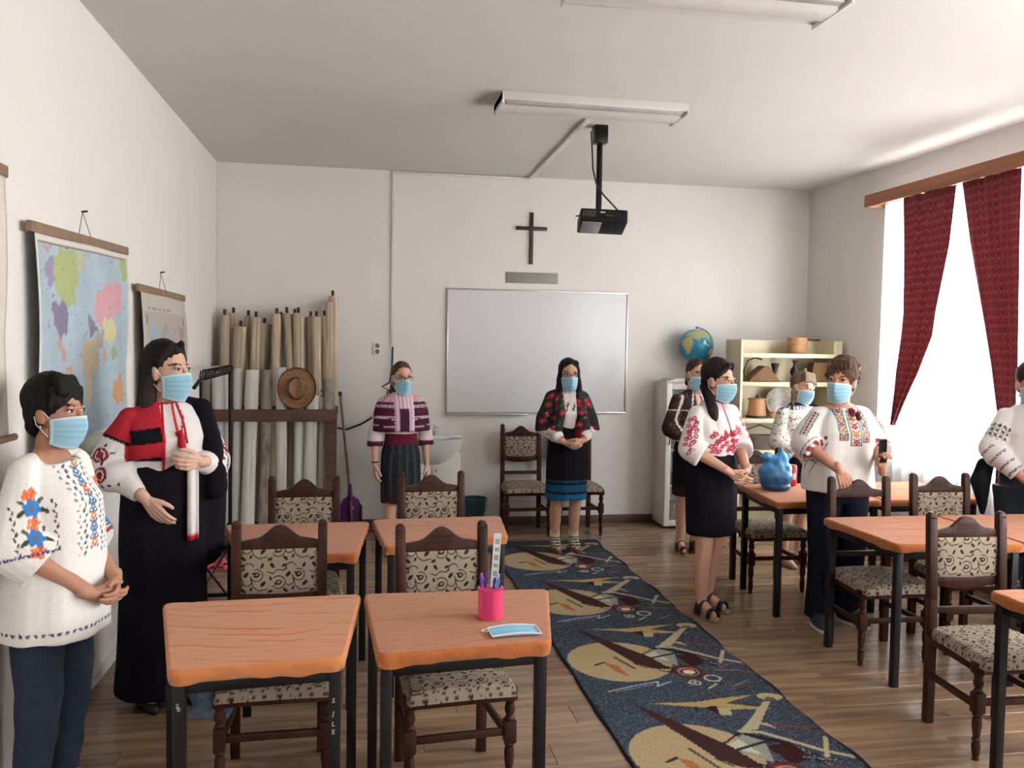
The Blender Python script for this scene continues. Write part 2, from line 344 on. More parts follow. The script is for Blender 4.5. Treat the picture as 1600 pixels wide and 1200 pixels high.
# ---------------------------------------------------------------- chairs
WOOD = mat('chair_walnut', (.26,.135,.09), .5, color2=(.16,.08,.055), vscale=5, stretch=(6,6,1), detail=5, bump=.05, bscale=30, rnd=.08, spec=.22)
FAB = mat('leaf_tapestry', None, .95, col=True, var=.12, vscale=120, bump=.3, bscale=300, spec=.15)
def fabric(u, v):
    per = .150; u = u*.86; v = v*.86; base = np.tile(srgb('958776'), (len(u), 1)); U = (u % per); V = (v % (per*.8)); P = Paint(U, V, base); dk = '33201c'
    for dx in (-per, 0, per):
        for dy in (-per*.8, 0, per*.8):
            def T(pts): return [(a+dx, c+dy) for a, c in pts]
            def arc(cx, cy, r, a0, a1, k=10, w_=.0036): P.line(T([(cx+r*math.cos(a0+(a1-a0)*i/k), cy+r*math.sin(a0+(a1-a0)*i/k)) for i in range(k+1)]), w_, dk)
            arc(.040, .045, .024, -2.6, 2.4); arc(.078, .050, .016, 3.6, 6.9); arc(.112, .072, .022, -3.1, 1.9); arc(.085, .100, .018, .3, 3.6)
            P.line(T([(.0,.085),(.02,.078),(.035,.092),(.058,.088),(.068,.10)]), .0036, dk); P.line(T([(.094,.055),(.1,.03),(.12,.015),(.15,.02)]), .0036, dk)
            P.ell(.040+dx, .044+dy, .013, .0095, dk, .2); P.ell(.041+dx, .045+dy, .007, .0035, '958776', .2); P.ell(.030+dx, .038+dy, .005, .004, dk)
            P.ell(.112+dx, .074+dy, .012, .010, dk, .6); P.ell(.113+dx, .075+dy, .006, .003, '958776', .6); P.ell(.101+dx,.080+dy,.005,.004,dk)
            for cx, cy, r, a in ((.075,.075,.012,.9),(.018,.108,.011,2.2),(.135,.040,.012,.8),(.065,.015,.011,2.4),(.010,.012,.010,.4),(.092,.022,.008,1.2),(.060,.108,.009,.5),(.132,.108,.010,1.2),(.012,.060,.008,1.7)):
                P.ell(cx+dx, cy+dy, r, r*.52, dk, a)
    return P.c
def chair_meshes():
    md = {}
    post = B(); w0 = .019
    P_ = [(0,0,0),(0,.0,.42),(0,.006,.60),(0,.03,.985)]
    for i in range(3): 
        a, c = P_[i], P_[i+1]; post.rings([[(x*w0*1.05, a[1]+y*.021, a[2]) for x, y in ((-1,-1),(1,-1),(1,1),(-1,1))], [(x*w0*1.05, c[1]+y*.021, c[2]) for x, y in ((-1,-1),(1,-1),(1,1),(-1,1))]])
    post.rings([[(x*w0*1.05, .03+y*.021, .984) for x, y in ((-1,-1),(1,-1),(1,1),(-1,1))], [(x*w0, .032+y*.02, 1.0) for x, y in ((-1,-1),(1,-1),(1,1),(-1,1))], [(x*w0*.55, .033+y*.012, 1.014) for x, y in ((-1,-1),(1,-1),(1,1),(-1,1))]])
    md['rear_leg'] = (post.mesh('rear_leg', .004), WOOD)
    fl = B(); fl.box((0,0,.41), (.05,.05,.05)); fl.box((0,0,.255), (.046,.046,.09))
    fl.lathe([(.016,.385),(.024,.378),(.017,.37),(.020,.355),(.0225,.34),(.017,.325),(.014,.318),(.022,.308),(.018,.300)], n=14)
    fl.lathe([(.019,.211),(.023,.203),(.016,.194),(.0205,.175),(.021,.15),(.017,.12),(.014,.10),(.021,.09),(.015,.08),(.020,.065),(.017,.03),(.012,.012),(.017,.004),(.015,0)], n=14)
    md['front_leg'] = (fl.mesh('front_leg', .002), WOOD)
    n = 24; top = []
    for i in range(n+1):
        u = -1+2*i/n; a = abs(u); h_ = .937+.058*(.5+.5*math.cos(PI*min(1, a/.62))) - .012*max(0, a-.62)/.38 - (.010 if .60 < a < .66 else 0); top.append((u*.165, h_))
    cr = B(); cr.prism(top+[(.165,.888),(-.165,.888)], .018, .042)
    md['crest_rail'] = (cr.mesh('crest_rail', .0025), WOOD)
    gr = B()
    for z in (.958, .936): gr.box((0, .0155, z), (.10-.0*z, .006, .0045)); gr.box((0,.0155,z-.009),(.115,.004,.004))
    md['carved_groove'] = (gr.mesh('carved_groove'), WOOD)
    def pan(s, t):
        u = (s-.5)*.326; z = .700+t*.193; e = min(s, 1-s, t, 1-t); return (u, .020-.012*min(1, e*9)**.5+.022*(z-.8)*-.2, z - (.008*math.sin(PI*s)*(1-t)))
    pb = B(); pb.grid(pan, 150, 84); me = pb.mesh('back_panel'); me.flip_normals() if me.polygons[9].normal.y > 0 else None; paint_mesh(me, lambda co, no: fabric(co[:, 0]+.4, co[:, 2])); md['back_panel'] = (me, FAB)
    bk = B().span((-.163,.024,.70), (.163,.036,.89)); md['panel_backing'] = (bk.mesh('panel_backing'), WOOD)
    lo = [(-.165,.703)]+[(-.165+.33*i/16, .665-.022*math.sin(PI*i/16)) for i in range(17)]+[(.165,.703)]
    md['lower_rail'] = (B().prism(lo, .014, .036).mesh('lower_rail', .0025), WOOD)
    md['cross_rail'] = (B().box((0,.006,.545), (.33,.02,.032)).mesh('cross_rail', .003), WOOD)
    sf = B(); z0, z1 = .385, .432
    sf.bar((-.2,-.40,.408),(.2,-.40,.408),.024,.042).bar((-.18,0,.408),(.18,0,.408),.024,.042).bar((-.205,-.39,.408),(-.182,0,.408),.024,.042).bar((.205,-.39,.408),(.182,0,.408),.024,.042)
    md['seat_frame'] = (sf.mesh('seat_frame', .003), WOOD)
    def seat(s, t):   # wraps over the edges
        a = (s-.5)*2; c = (t-.5)*2; yy = -.215+c*.235; hw = .225-.03*(c+1)/2; r = (abs(a)**5+abs(c)**5)
        k = 1-max(0, max(abs(a), abs(c))-.86)/.14*.03; z = .462+.024*(1-a*a*.8)*(1-c*c*.8)-(.045*((max(abs(a), abs(c))-.88)/.12)**2 if max(abs(a), abs(c)) > .88 else 0)
        f = 1/(1+.06*(abs(a)*abs(c))**6); return (a*hw*f*min(1, 1), yy+.0*k, z)
    sb = B(); sb.grid(seat, 110, 110); me = sb.mesh('seat_cushion'); me.flip_normals() if me.polygons[6000].normal.z < 0 else None
    paint_mesh(me, lambda co, no: fabric(co[:, 0]+.4+np.where(abs(co[:, 0]) > .19, co[:, 2]*.8, 0), co[:, 1]+co[:, 2])); md['seat_cushion'] = (me, FAB)
    for n_, p, q in (('front_stretcher', (-.18,-.38,.255), (.18,-.38,.255)), ('side_stretcher', (-.195,-.36,.235), (-.181,-.01,.235)), ('side_stretcher', (.195,-.36,.235), (.181,-.01,.235))):
        md[n_+('' if n_ not in md else '!')] = (B().bar(p, q, .020, .030).mesh(n_, .003), WOOD)
    return md
CM = chair_meshes()
def make_chair(label, panel=True):
    t = thing('dining_chair', label, 'chair', group='carved wooden chairs with leaf tapestry seats')
    for k, (me, m) in CM.items():
        if not panel and k in ('back_panel', 'panel_backing', 'lower_rail'): continue
        n = k.rstrip('!')
        for x in ((-.18, .18) if n == 'rear_leg' else (-.20, .20) if n == 'front_leg' else (0,)):
            o = bpy.data.objects.new(n if 'leg' not in n else 'leg', me); COL.objects.link(o); o.parent = t; o.location = (x, -.38 if n == 'front_leg' else 0, 0)
            if not me.materials: me.materials.append(m); smooth_angle(me, 40)
            if n == 'carved_groove': o.parent = [c for c in t.children if c.name.startswith('crest_rail')][0]
    return t
ch0 = make_chair('carved brown chair behind the front left desk, pale jacket on its seat')
place(ch0, (-.315, 3.80, 0), .03)
CH = [((.375, 3.69, 0), .10, 'carved brown chair tucked behind the desk with the pink pen cup'),
      ((-.283, 5.05, 0), .03, 'carved brown chair at the second row left desk, nearest the map roll rack'),
      ((.455, 5.17, 0), .06, 'carved brown chair at the second row desk in front of the sink'),
      ((3.645, 4.88, 0), -.03, 'carved brown chair with its back to the bright window, behind the right desk'),
      ((2.905, 3.68, 0), -.05, 'large carved brown chair at the right with its back to the orange table'),
      ((3.05, 6.22, 0), -.03, 'carved brown chair behind the blue plastic bag'),
      ((1.58, 8.22, 0), 0, 'carved brown chair against the wall left of the shawl girl'),
      ((2.08, 8.22, 0), 0, 'carved brown chair half hidden behind the girl in the shawl')]
for loc, rz, lab in CH: place(dup(ch0), loc, rz, lab)
chw = make_chair('open backed brown chair held by the woman with the phone', panel=False); place(chw, (3.03, 4.79, 0), -.02)
# ---------------------------------------------------------------- desks with cloth covers
STEEL = mat('desk_black_steel', (.06,.055,.06), .45, var=.3, vscale=9, bump=.04, bscale=30, spec=.3)
BOARD = mat('desk_board', (.55,.45,.36), .6, var=.15)
ORG = mat('orange_terry', (.655,.385,.205), 1, var=.2, vscale=24, stretch=(1,4,1), bump=.25, bscale=150, sheen=.2, spec=.1)
ORG2 = mat('orange_velour', (.73,.465,.285), 1, var=.15, vscale=9, stretch=(1,6,1), sheen=.2, spec=.1, bump=.15, bscale=90)
def fold_h(x, y, s):
    a = y*95+2.2*math.sin(x*5+s)+1.3*math.sin(x*12+2*s+y*6)+.6*math.sin(x*27+y*9); k = math.sin(a)
    return -max(0, k-.62)*2*max(0, math.sin(x*9+y*23+s*3+1.5*math.sin(y*40+x*6)))
def make_desk(poly, label, clabel, seed=0, wrinkle=.004, cm=None, group='school desks', cz=.775):
    # poly: far-left, far-right, near-right, near-left (world x, y); the thing stands at their centre
    cx, cy = sum(p[0] for p in poly)/4, sum(p[1] for p in poly)/4; q = [(x-cx, y-cy) for x, y in poly]
    t = thing('school_desk', label, 'desk', (cx, cy, 0), 0, group); zt = cz-.045
    L = [(x*.90, y*.88) for x, y in q]
    for x, y in L: obj('leg', B().box((x, y, zt/2), (.038, .038, zt)), STEEL, t, bevel=.003)
    for i in range(4):
        a, c = L[i], L[(i+1) % 4]; d = Vector((c[0]-a[0], c[1]-a[1])).normalized()*.018
        obj('rail', B().bar((a[0]+d.x, a[1]+d.y, zt-.022), (c[0]-d.x, c[1]-d.y, zt-.022), .022, .042), STEEL, t, bevel=.002)
    obj('tabletop', B().prism([(x*.985, y*.985) for x, y in q], zt, zt+.022, 'z'), BOARD, t, bevel=.004)
    # cloth: polar grid of rounded outline
    out = []; n = 4; R_ = .035
    for i in range(4):
        p0, p, p1 = Vector(q[i-1]), Vector(q[i]), Vector(q[(i+1) % 4]); d0 = (p0-p).normalized(); d1 = (p1-p).normalized()
        a, c = p+d0*R_, p+d1*R_
        out += [((a*(1-s)+p*s)*(1-s)+(p*(1-s)+c*s)*s) for s in (0, .25, .5, .75, 1)]
        nx = q[(i+1) % 4]; e = Vector(nx)+(p-Vector(nx)).normalized()*R_
        out += [c.lerp(e, s/56) for s in range(1, 56)]
    n = len(out); prof = [(-.045, .994), (-.03, 1.006), (-.014, 1.008), (-.004, .999), (0, .985)]
    V = []; b_ = B()
    for j, (dz, k) in enumerate(prof):
        for i, p in enumerate(out):
            wv = .0022*math.sin(i*.45+seed)+.0015*math.sin(i*1.15+seed*2); kk = k+wv*(.6 if j < 3 else .2)
            V.append((p.x*kk, p.y*kk, cz+dz+(.006*math.sin(i*.12+seed) + .003*math.sin(i*.45) if j == 0 else 0)+wrinkle*.5*fold_h(p.x, p.y, seed)*(j > 2)))
    K = 64
    for j in range(1, K+1):
        k = .985*(1-j/K)
        for p in out: V.append((p.x*k, p.y*k, cz+wrinkle*fold_h(p.x*k, p.y*k, seed)))
    F = [(j*n+i, j*n+(i+1) % n, (j+1)*n+(i+1) % n, (j+1)*n+i) for j in range(len(prof)+K-1) for i in range(n)]
    me = bpy.data.meshes.new('table_cover'); me.from_pydata([tuple(v) for v in V], [], F)
    bm = bmesh.new(); bm.from_mesh(me); bmesh.ops.remove_doubles(bm, verts=bm.verts, dist=.0004); bmesh.ops.recalc_face_normals(bm, faces=bm.faces); bm.to_mesh(me); bm.free()
    if me.polygons[n*8].normal.z < 0: me.flip_normals()
    o = put('table_cover', me, cm or ORG, None, 60); o.location = (cx, cy, 0); tag(o, clabel, 'tablecloth', 'orange cloth desk covers'); return t
dA = make_desk([(-.72,3.475),(.028,3.505),(-.03,2.80),(-.555,2.745)], 'black framed school desk at the front left, white scribbles on its legs', 'wrinkled orange cloth on the front left desk', 1, .006, ORG2)
make_desk([(.040,3.505),(.792,3.485),(.665,2.86),(.075,2.805)], 'black framed school desk under the pink pen cup', 'orange terry cover beneath the pen cup and the flat mask', 2, .0015)
make_desk([(-.70,4.92),(.082,4.925),(.012,4.19),(-.52,4.17)], 'black framed school desk in the second row, left of the pair', 'orange cover on the second row desk nearest the map rolls', 3, .003)
make_desk([(.098,4.975),(.845,5.01),(.80,4.50),(.15,4.30)], 'black framed school desk in the second row, beside the rug', 'orange cover on the second row desk beside the rug', 4, .003)
make_desk([(2.80,6.0),(3.53,6.01),(3.50,5.28),(2.73,5.27)], 'black framed school desk under the blue plastic bag', 'orange cover under the blue plastic bag', 5, .003)
make_desk([(3.55,6.01),(4.28,6.02),(4.25,5.28),(3.52,5.28)], 'black framed school desk by the sheer curtain behind the phone woman', 'orange cover on the far desk by the sheer curtain', 6, .003)
make_desk([(2.77,4.775),(3.51,4.765),(3.49,3.99),(2.79,4.07)], 'black framed school desk before the woman with the phone', 'creased orange cover before the woman with the phone', 7, .004)
make_desk([(3.53,4.765),(4.27,4.75),(4.25,3.95),(3.51,3.99)], 'black framed school desk at the right edge below the window', 'orange cover at the right edge before the cropped person', 8, .003)
make_desk([(2.655,3.235),(3.40,3.23),(3.36,2.55),(2.69,2.55)], 'black framed school desk at the bottom right corner', 'orange cover cut off at the bottom right corner', 9, .003)
CHALK = mat('chalk_white', (.78,.77,.75), .9)
def text(name, s, size, parent, loc, rot, m, ext=.0006):
    c = bpy.data.curves.new('t', 'FONT'); c.body = s; c.size = size; c.extrude = ext; c.align_x = 'CENTER'; c.align_y = 'CENTER'; c.resolution_u = 3
    o = bpy.data.objects.new('t', c); COL.objects.link(o); me = bpy.data.meshes.new_from_object(o.evaluated_get(bpy.context.evaluated_depsgraph_get())); bpy.data.objects.remove(o)
    o = put(name, me, m, parent, 0); o.location = loc; o.rotation_euler = rot; return o
legs = [c for c in dA.children if c.name.startswith('leg')]
nl = min(legs, key=lambda o: o.data.vertices[0].co.x+o.data.vertices[0].co.y*2); nr = min(legs, key=lambda o: -o.data.vertices[0].co.x+o.data.vertices[0].co.y*2)
def cen(o): return sum((v.co for v in o.data.vertices), Vector())/len(o.data.vertices)
c = cen(nl); text('scribble', 'S', .02, nl, (c.x-.003, c.y-.0197, .655), (PI/2, .2, 0), CHALK); text('scribble', 'B', .02, nl, (c.x+.001, c.y-.0197, .645), (PI/2, -.1, 0), CHALK)
c = cen(nr)
for ch, z in (('S', .625), ('J', .583), ('L', .548), ('E', .522)): text('scribble', ch, .022, nr, (c.x-.004, c.y-.0197, z), (PI/2, .12, 0), CHALK)
# ---------------------------------------------------------------- things on walls and ceiling
DARK = mat('dark_wood', (.10,.06,.05), .5, var=.2); WHITE = mat('white_lacquer', (.84,.83,.81), .4, var=.03); ALU = mat('aluminium', (.72,.72,.73), .35, .8, var=.05)
BLK = mat('black_plastic', (.045,.045,.05), .45, var=.2); BLKM = mat('black_metal', (.06,.06,.065), .35, .6, var=.2); GREYM = mat('grey_plastic', (.42,.42,.43), .5)
t = thing('whiteboard', 'large white writing board in a thin frame below the cross', 'whiteboard', (1.763, D, 1.71))
obj('board_surface', B().span((-.895,-.018,-.595), (.895,-.006,.595)), mat('board_white', (.80,.80,.81), .16, var=.02, spec=.4), t, smooth=0)
fr = B()
for a, c in (((-.906,-.026,-.604),(.906,0,-.588)), ((-.906,-.026,.588),(.906,0,.604)), ((-.906,-.026,-.588),(-.890,0,.588)), ((.890,-.026,-.588),(.906,0,.588))): fr.span(a, c)
obj('board_frame', fr, ALU, t, bevel=.003); obj('pen_ledge', B().span((-.9,-.05,-.62), (-.1,-.001,-.606)), ALU, t, bevel=.003)
t = thing('wall_cross', 'dark plain wooden cross high on the wall over the board', 'cross', (1.676, D, 2.565))
obj('upright', B().box((0,-.014,.25), (.034,.024,.50)), DARK, t, bevel=.003); obj('crossbar', B().box((0,-.016,.345), (.305,.026,.034)), DARK, t, bevel=.003)
o = obj('wall_plaque', B().box((0,-.006,0), (.515,.012,.105)), mat('plaque_grey', (.52,.51,.49), .5, var=.08), None, bevel=.003); o.location = (1.69, D, 2.432); tag(o, 'grey blank plaque between the cross and the whiteboard', 'plaque')
# light fittings
TUBE = mat('lamp_tube', (.62,.61,.60), .3); LAMPW = mat('lamp_housing', (.80,.79,.77), .45, var=.03)
def lamp(loc, label, L=1.26, W=.35, rz=0):
    t = thing('ceiling_light', label, 'ceiling light', loc, rz, 'ceiling strip lights')
    hb = B(); hb.rings([[(-L/2, -W/2, .0), (L/2, -W/2, .0), (L/2, W/2, .0), (-L/2, W/2, .0)], [(-L/2, -W/2, -.04), (L/2, -W/2, -.04), (L/2, W/2, -.04), (-L/2, W/2, -.04)], [(-L/2, -W/2, -.055), (L/2, -W/2, -.055), (L/2, W/2, -.055), (-L/2, W/2, -.055)]])
    obj('housing', hb, LAMPW, t, bevel=.003)
    obj('reflector', B().prism([(-W/2+.02,-.056),(-.10,-.056),(-.07,-.075),(.07,-.075),(.10,-.056),(W/2-.02,-.056),(W/2-.02,-.048),(-W/2+.02,-.048)], -L/2+.01, L/2-.01, 'x'), LAMPW, t)
    obj('diffuser', B().prism([(-.158,-.056),(-.150,-.070),(-.105,-.070),(-.098,-.056),(-.098,-.050),(-.158,-.050)], -L/2+.035, L/2-.035, 'x'), TUBE, t)
    for s in (-1, 1): obj('end_cap', B().span((s*L/2-.012*(s > 0), -W/2-.002, -.078), (s*L/2+.012*(s < 0), W/2+.002, -.002)), WHITE, t, bevel=.003)
    return t
lamp((1.54, 5.74, H), 'white strip light on the ceiling above the projector')
lamp((1.54, 3.79, H), 'white strip light cut off by the top edge of the picture')
# projector
t = thing('projector', 'black projector hanging on a ceiling pole in front of the board', 'projector', (1.766, 6.3, H))
obj('ceiling_mount', B().span((-.05,-.05,-.13), (.05,.05,0)), BLKM, t, bevel=.006); obj('pole', B().tube([(0,0,-.12),(0,0,-.64)], .022, 16), BLKM, t)
br = B(); br.box((0,0,-.635), (.10,.09,.02))
for s in (-1, 1):
    for q in (-1, 1): br.bar((s*.02,q*.02,-.635), (s*.15,q*.09,-.655), .02, .008)
obj('bracket', br, BLKM, t)
body = obj('projector_body', B().box((0,0,0), (.34,.26,.10)), mat('projector_shell', (.05,.05,.055), .55, spec=.25), t, bevel=.012, seg=3); body.location = (0,-.10,-.715); body.rotation_euler = (-.22, .03, -.16)
obj('lamp_cover', B().box((-.085,-.01,-.052), (.14,.22,.010)), mat('projector_grey', (.55,.55,.56), .5), body, bevel=.004); obj('lens', B().tube([(.10,-.134,0),(.10,-.118,0)], .028, 18), mat('lens_glass', (.02,.02,.05), .05), body)
for i in range(7): obj('vent_slat', B().box((-.15+.014*i, -.131, .01), (.005,.004,.045)), GREYM, body)
obj('badge', B().box((-.01,-.1315,.022), (.035,.002,.009)), WHITE, body)
for i in range(4): obj('button', B().box((.02+.017*i, -.1315, .0), (.008,.004,.008)), GREYM, body)
o = obj('projector_cable', B().tube([(1.66,6.16,3.33),(1.68,6.2,3.22),(1.70,6.24,3.08),(1.735,6.27,2.98),(1.79,6.27,2.90),(1.88,6.24,2.80),(1.915,6.2,2.74),(1.91,6.18,2.70)], .0065, 8), BLK); tag(o, 'thin black cable running down the projector pole', 'cable')
o = obj('cable_trunking', B().bar((1.62,6.10,H-.010), (1.655,D-.012,H-.010), .045, .02).span((.335,D-.02,H-.03), (1.675,D,H-.006)).span((.325,D-.018,1.76), (.352,D,H-.008)), mat('trunking_pvc', (.83,.82,.80), .4), bevel=.002); tag(o, 'white plastic cable trunking from the ceiling light down to the socket', 'cable trunking')
t = thing('wall_socket', 'white double socket on the wall right of the map rolls', 'socket', (.20, D, 1.72)); obj('socket_plate', B().box((0,-.009,0), (.075,.018,.12)), WHITE, t, bevel=.004)
for s in (-1, 1): obj('outlet', B().tube([(0,-.020,s*.028),(0,-.012,s*.028)], .021, 18), GREYM, t)
o = obj('wall_cable', B().tube([(.345,D-.03,1.74),(.34,D-.03,1.55),(.32,D-.03,1.40),(.25,D-.04,1.36),(.31,D-.03,1.33),(.27,D-.03,1.2),(.2,D-.03,1.09),(.05,D-.03,1.0),(-.08,D-.03,.95),(-.17,D-.05,.97),(-.21,D-.06,1.03),(-.22,D-.08,1.15),(-.26,D-.1,1.24),(-.34,D-.12,1.28)], .009, 8), BLK); tag(o, 'black cable looping along the back wall behind the maroon caped girl', 'cable')
o = obj('hanging_lead', B().tube([(-.32,D-.16,1.33),(-.24,D-.12,1.28),(-.19,D-.1,1.18),(-.19,D-.1,1.0),(-.21,D-.1,.85),(-.25,D-.12,.72)], .008, 8), BLK); tag(o, 'black lead dangling beside the map roll rack', 'cable')
# ---------------------------------------------------------------- wall maps
MAPM = mat('printed_map_cloth', None, .6, col=True, var=.06, vscale=14, bump=.1, bscale=40); ROD = mat('map_rod_wood', (.52,.42,.33), .6, var=.25, vscale=10, stretch=(1,1,1))
def world_col(u, v):   # u 0..1 across, v 0..1 up
    u0, v0 = u, v; u = u+.008*np.sin(v*83)+.010*np.sin(v*31+u*40)+.005*np.sin(u*120); v = v+.008*np.sin(u0*77)+.010*np.sin(u0*37+v0*29)
    P = Paint(u, v, '9fb6c4'); P.c *= (1+.06*np.sin(u*17+v*5))[:, None]
    P.poly([(.16,.93),(.33,.97),(.40,.90),(.36,.80),(.30,.70),(.20,.72),(.14,.80)], 'a3b06e'); P.poly([(.06,.88),(.16,.92),(.15,.80),(.08,.80)], '8d86a8'); P.poly([(.04,.93),(.12,.97),(.14,.93)], 'b98a96')
    P.poly([(.13,.74),(.28,.70),(.26,.62),(.20,.55),(.13,.62)], '79708f'); P.poly([(.16,.60),(.22,.53),(.26,.46),(.22,.46),(.17,.52)], 'b58f8c')
    P.poly([(.24,.44),(.32,.42),(.37,.34),(.34,.24),(.30,.12),(.27,.12),(.27,.26),(.22,.36)], 'c0967c'); P.poly([(.28,.26),(.31,.24),(.29,.12),(.27,.14)], 'a3a07c'); P.ell(.40, .92, .06, .05, 'aeb59a', .3)
    P.poly([(.50,.70),(.60,.80),(.78,.84),(.90,.82),(.88,.70),(.76,.66),(.62,.62),(.54,.64)], 'cf93a0'); P.poly([(.62,.64),(.76,.66),(.80,.58),(.74,.50),(.66,.54),(.62,.58)], 'cfc58f')
    P.poly([(.46,.66),(.54,.64),(.56,.58),(.48,.56)], '75728c'); P.poly([(.55,.60),(.63,.60),(.62,.50),(.56,.50)], '9c9a95'); P.poly([(.44,.55),(.56,.55),(.60,.46),(.55,.36),(.52,.24),(.48,.26),(.46,.38),(.42,.44)], 'bda988')
    P.poly([(.63,.50),(.68,.50),(.66,.42)], 'c99f80'); P.poly([(.76,.50),(.84,.46),(.80,.42),(.74,.44)], '9aa67c'); P.poly([(.78,.32),(.92,.34),(.94,.22),(.84,.18),(.77,.22)], 'c68f5f'); P.poly([(.88,.98),(.97,.97),(.98,.84),(.92,.86)], 'a3b06e')
    rng = np.random.RandomState(5)
    for i in range(260): a, c = rng.rand(2); P.ell(a, c, .004+.004*rng.rand(), .003, ['6e7f86', '9a8f86', '7f6f7a'][i % 3], rng.rand()*3)
    P.u, P.v = u0, v0
    P.line([(.0,.085),(1,.085)], .006, 'd8d2c4'); P.rect(0, 1, 0, .08, 'c3c7bd'); P.ell(.4, .05, .25, .03, 'dcdcd8')
    for a in ((0,.018,0,1), (.982,1,0,1), (0,1,.975,1), (0,1,0,.012)): P.rect(*a, 'd9d0bf')
    P.line([(.022,.968),(.978,.968)], .004, '6b6660'); P.line([(.022,.02),(.022,.968)], .003, '6b6660'); P.line([(.978,.02),(.978,.968)], .003, '6b6660'); return P.c*.84+.16*P.c.mean(1)[:, None]
def grey_col(u, v):
    P = Paint(u, v, 'a9a199'); pal = ['8f7f86', '6f748f', '9a90a4', '86a5b4', 'b28d94', '9d958a', '7a7f92', 'b59f93']; rng = np.random.RandomState(9)
    for i in range(70): a, c = rng.rand()*.8+.1, rng.rand()*.75+.06; P.ell(a, c, .02+.06*rng.rand(), .02+.07*rng.rand(), pal[rng.randint(8)], rng.rand()*3)
    P.poly([(.3,.62),(.36,.70),(.42,.64),(.5,.60),(.48,.2),(.36,.2)], '86a5b4')
    for i in range(160): a, c = rng.rand()*.86+.07, rng.rand()*.8+.05; P.ell(a, c, .006, .003, '6a6468', rng.rand()*3)
    P.rect(0, 1, .90, 1, 'b9b2a6'); P.line([(.05,.955),(.95,.955)], .006, '75706a')
    x = .13
    for wd in (.05,.09,.06,.04,.08): P.rect(x, x+wd, .915, .93, '77726c'); x += wd+.03
    P.ell(.09,.86,.015,.03,'5d5b60'); P.ell(.91,.86,.015,.03,'5d5b60')
    for a in ((0,.05,0,.90), (.95,1,0,.90)): P.rect(*a, 'b4ada2')
    return P.c
def blue_col(u, v):
    P = Paint(u, v, 'cfc8bb'); P.rect(.0,.93,.25,.93,'7d98a4'); P.poly([(.0,.7),(.4,.6),(.6,.3),(0,.25)], 'b7a37f'); P.poly([(.3,.9),(.6,.8),(.5,.6),(.2,.7)], 'a3b06e'); P.rect(.5,.93,.25,.55,'5f93ad')
    for i in range(18): P.rect(.1,.9,.05+.01*i,.055+.01*i,'a29c92')
    P.line([(.94,.02),(.94,.95)], .008, '5d5853'); return P.c
def wall_map(name, label, y0, y1, zt, h, colf, nail=True, nu=150, nv=130, tilt=0, wob=.02):
    W = y1-y0; x0 = wx((y0+y1)/2); t = thing('wall_map', label, 'map', (x0+.02, (y0+y1)/2, zt), 0)
    def P(u, v):   # v up
        d = (1-v); return (.015+wob*math.sin(PI*min(1, d*1.6))*(.6+.8*u)+.006*math.sin(u*9+v*3), (u-.5)*W*(1-.02*math.sin(d*3)), -.03-d*h+tilt*(u-.5))
    b = B(); b.grid(P, nu, nv); me = b.mesh('s'); uu = np.tile(np.arange(nu+1)/nu, nv+1); vv = np.repeat(np.arange(nv+1)/nv, nu+1)
    paint_mesh(me, lambda co, no: colf(uu, vv)); put('map_sheet', me, MAPM, t, 180, .0012)
    obj('top_rod', B().bar((.005,-W/2-.03,-.008-tilt/2), (.005,W/2+.03,-.008+tilt/2), .022, .045), ROD, t, bevel=.004)
    obj('bottom_rod', B().tube([(.03,-W/2-.02,-.04-h-tilt/2), (.03,W/2+.02,-.04-h+tilt/2)], .014, 12), ROD, t)
    if nail:
        obj('hanging_string', B().tube([(.0,-.10,.01),(-.012,0,.13),(.0,.10,.012)], .002, 6), GREYM, t); obj('nail', B().tube([(-.016,0,.13),(.012,0,.134)], .005, 8), BLKM, t)
    return t
wall_map('m', 'blue world map with pink and green continents, above the dark haired women', 3.83, 5.29, 2.265, 1.02, world_col, tilt=.05, wob=.012)
wall_map('m', 'faded grey purple map nearest the room corner', 5.485, 6.84, 2.095, 1.15, grey_col, nu=110, nv=100)
wall_map('m', 'map cut off by the left edge of the picture', 2.30, 3.61, 2.42, .98, blue_col, nail=False, nu=60, nv=60, wob=.01)
# ---------------------------------------------------------------- rack of map rolls
RW = mat('rack_brown_wood', (.33,.205,.14), .6, color2=(.25,.15,.10), vscale=6, stretch=(1,1,5), bump=.05, bscale=25)
t = thing('map_roll_rack', 'brown wooden frame rack holding upright paper rolls', 'rack', (-.705, 7.78, 0)); W, Dp = 1.08, .46
for x in (-W/2+.04, W/2-.05):
    for yy in (-Dp/2, Dp/2-.04): obj('post', B().span((x-.04,yy,0),(x+.05,yy+.035,1.13)), RW, t, bevel=.003)
obj('top_rail', B().span((-W/2-.01,-Dp/2-.012,1.10),(W/2+.01,-Dp/2+.04,1.20)), RW, t, bevel=.004); obj('top_rail', B().span((-W/2-.01,Dp/2-.04,1.13),(W/2+.01,Dp/2,1.20)), RW, t, bevel=.004)
for x in (-W/2, W/2-.04): obj('side_rail', B().span((x,-Dp/2+.04,1.13),(x+.04,Dp/2-.04,1.20)), RW, t, bevel=.003)
obj('bottom_shelf', B().span((-W/2,-Dp/2+.035,.09),(W/2,Dp/2-.04,.12)), RW, t, bevel=.003); obj('bottom_rail', B().span((-W/2+.05,-Dp/2,.05),(W/2-.05,-Dp/2+.03,.13)), RW, t, bevel=.003)
PAPW = mat('roll_paper_white', (.80,.79,.77), .8, var=.10, vscale=5, stretch=(3,3,.6), bump=.08, bscale=12); PAPY = mat('roll_paper_aged', (.72,.65,.56), .85, var=.22, vscale=4, stretch=(4,4,.5), bump=.1, bscale=14, rnd=.12)
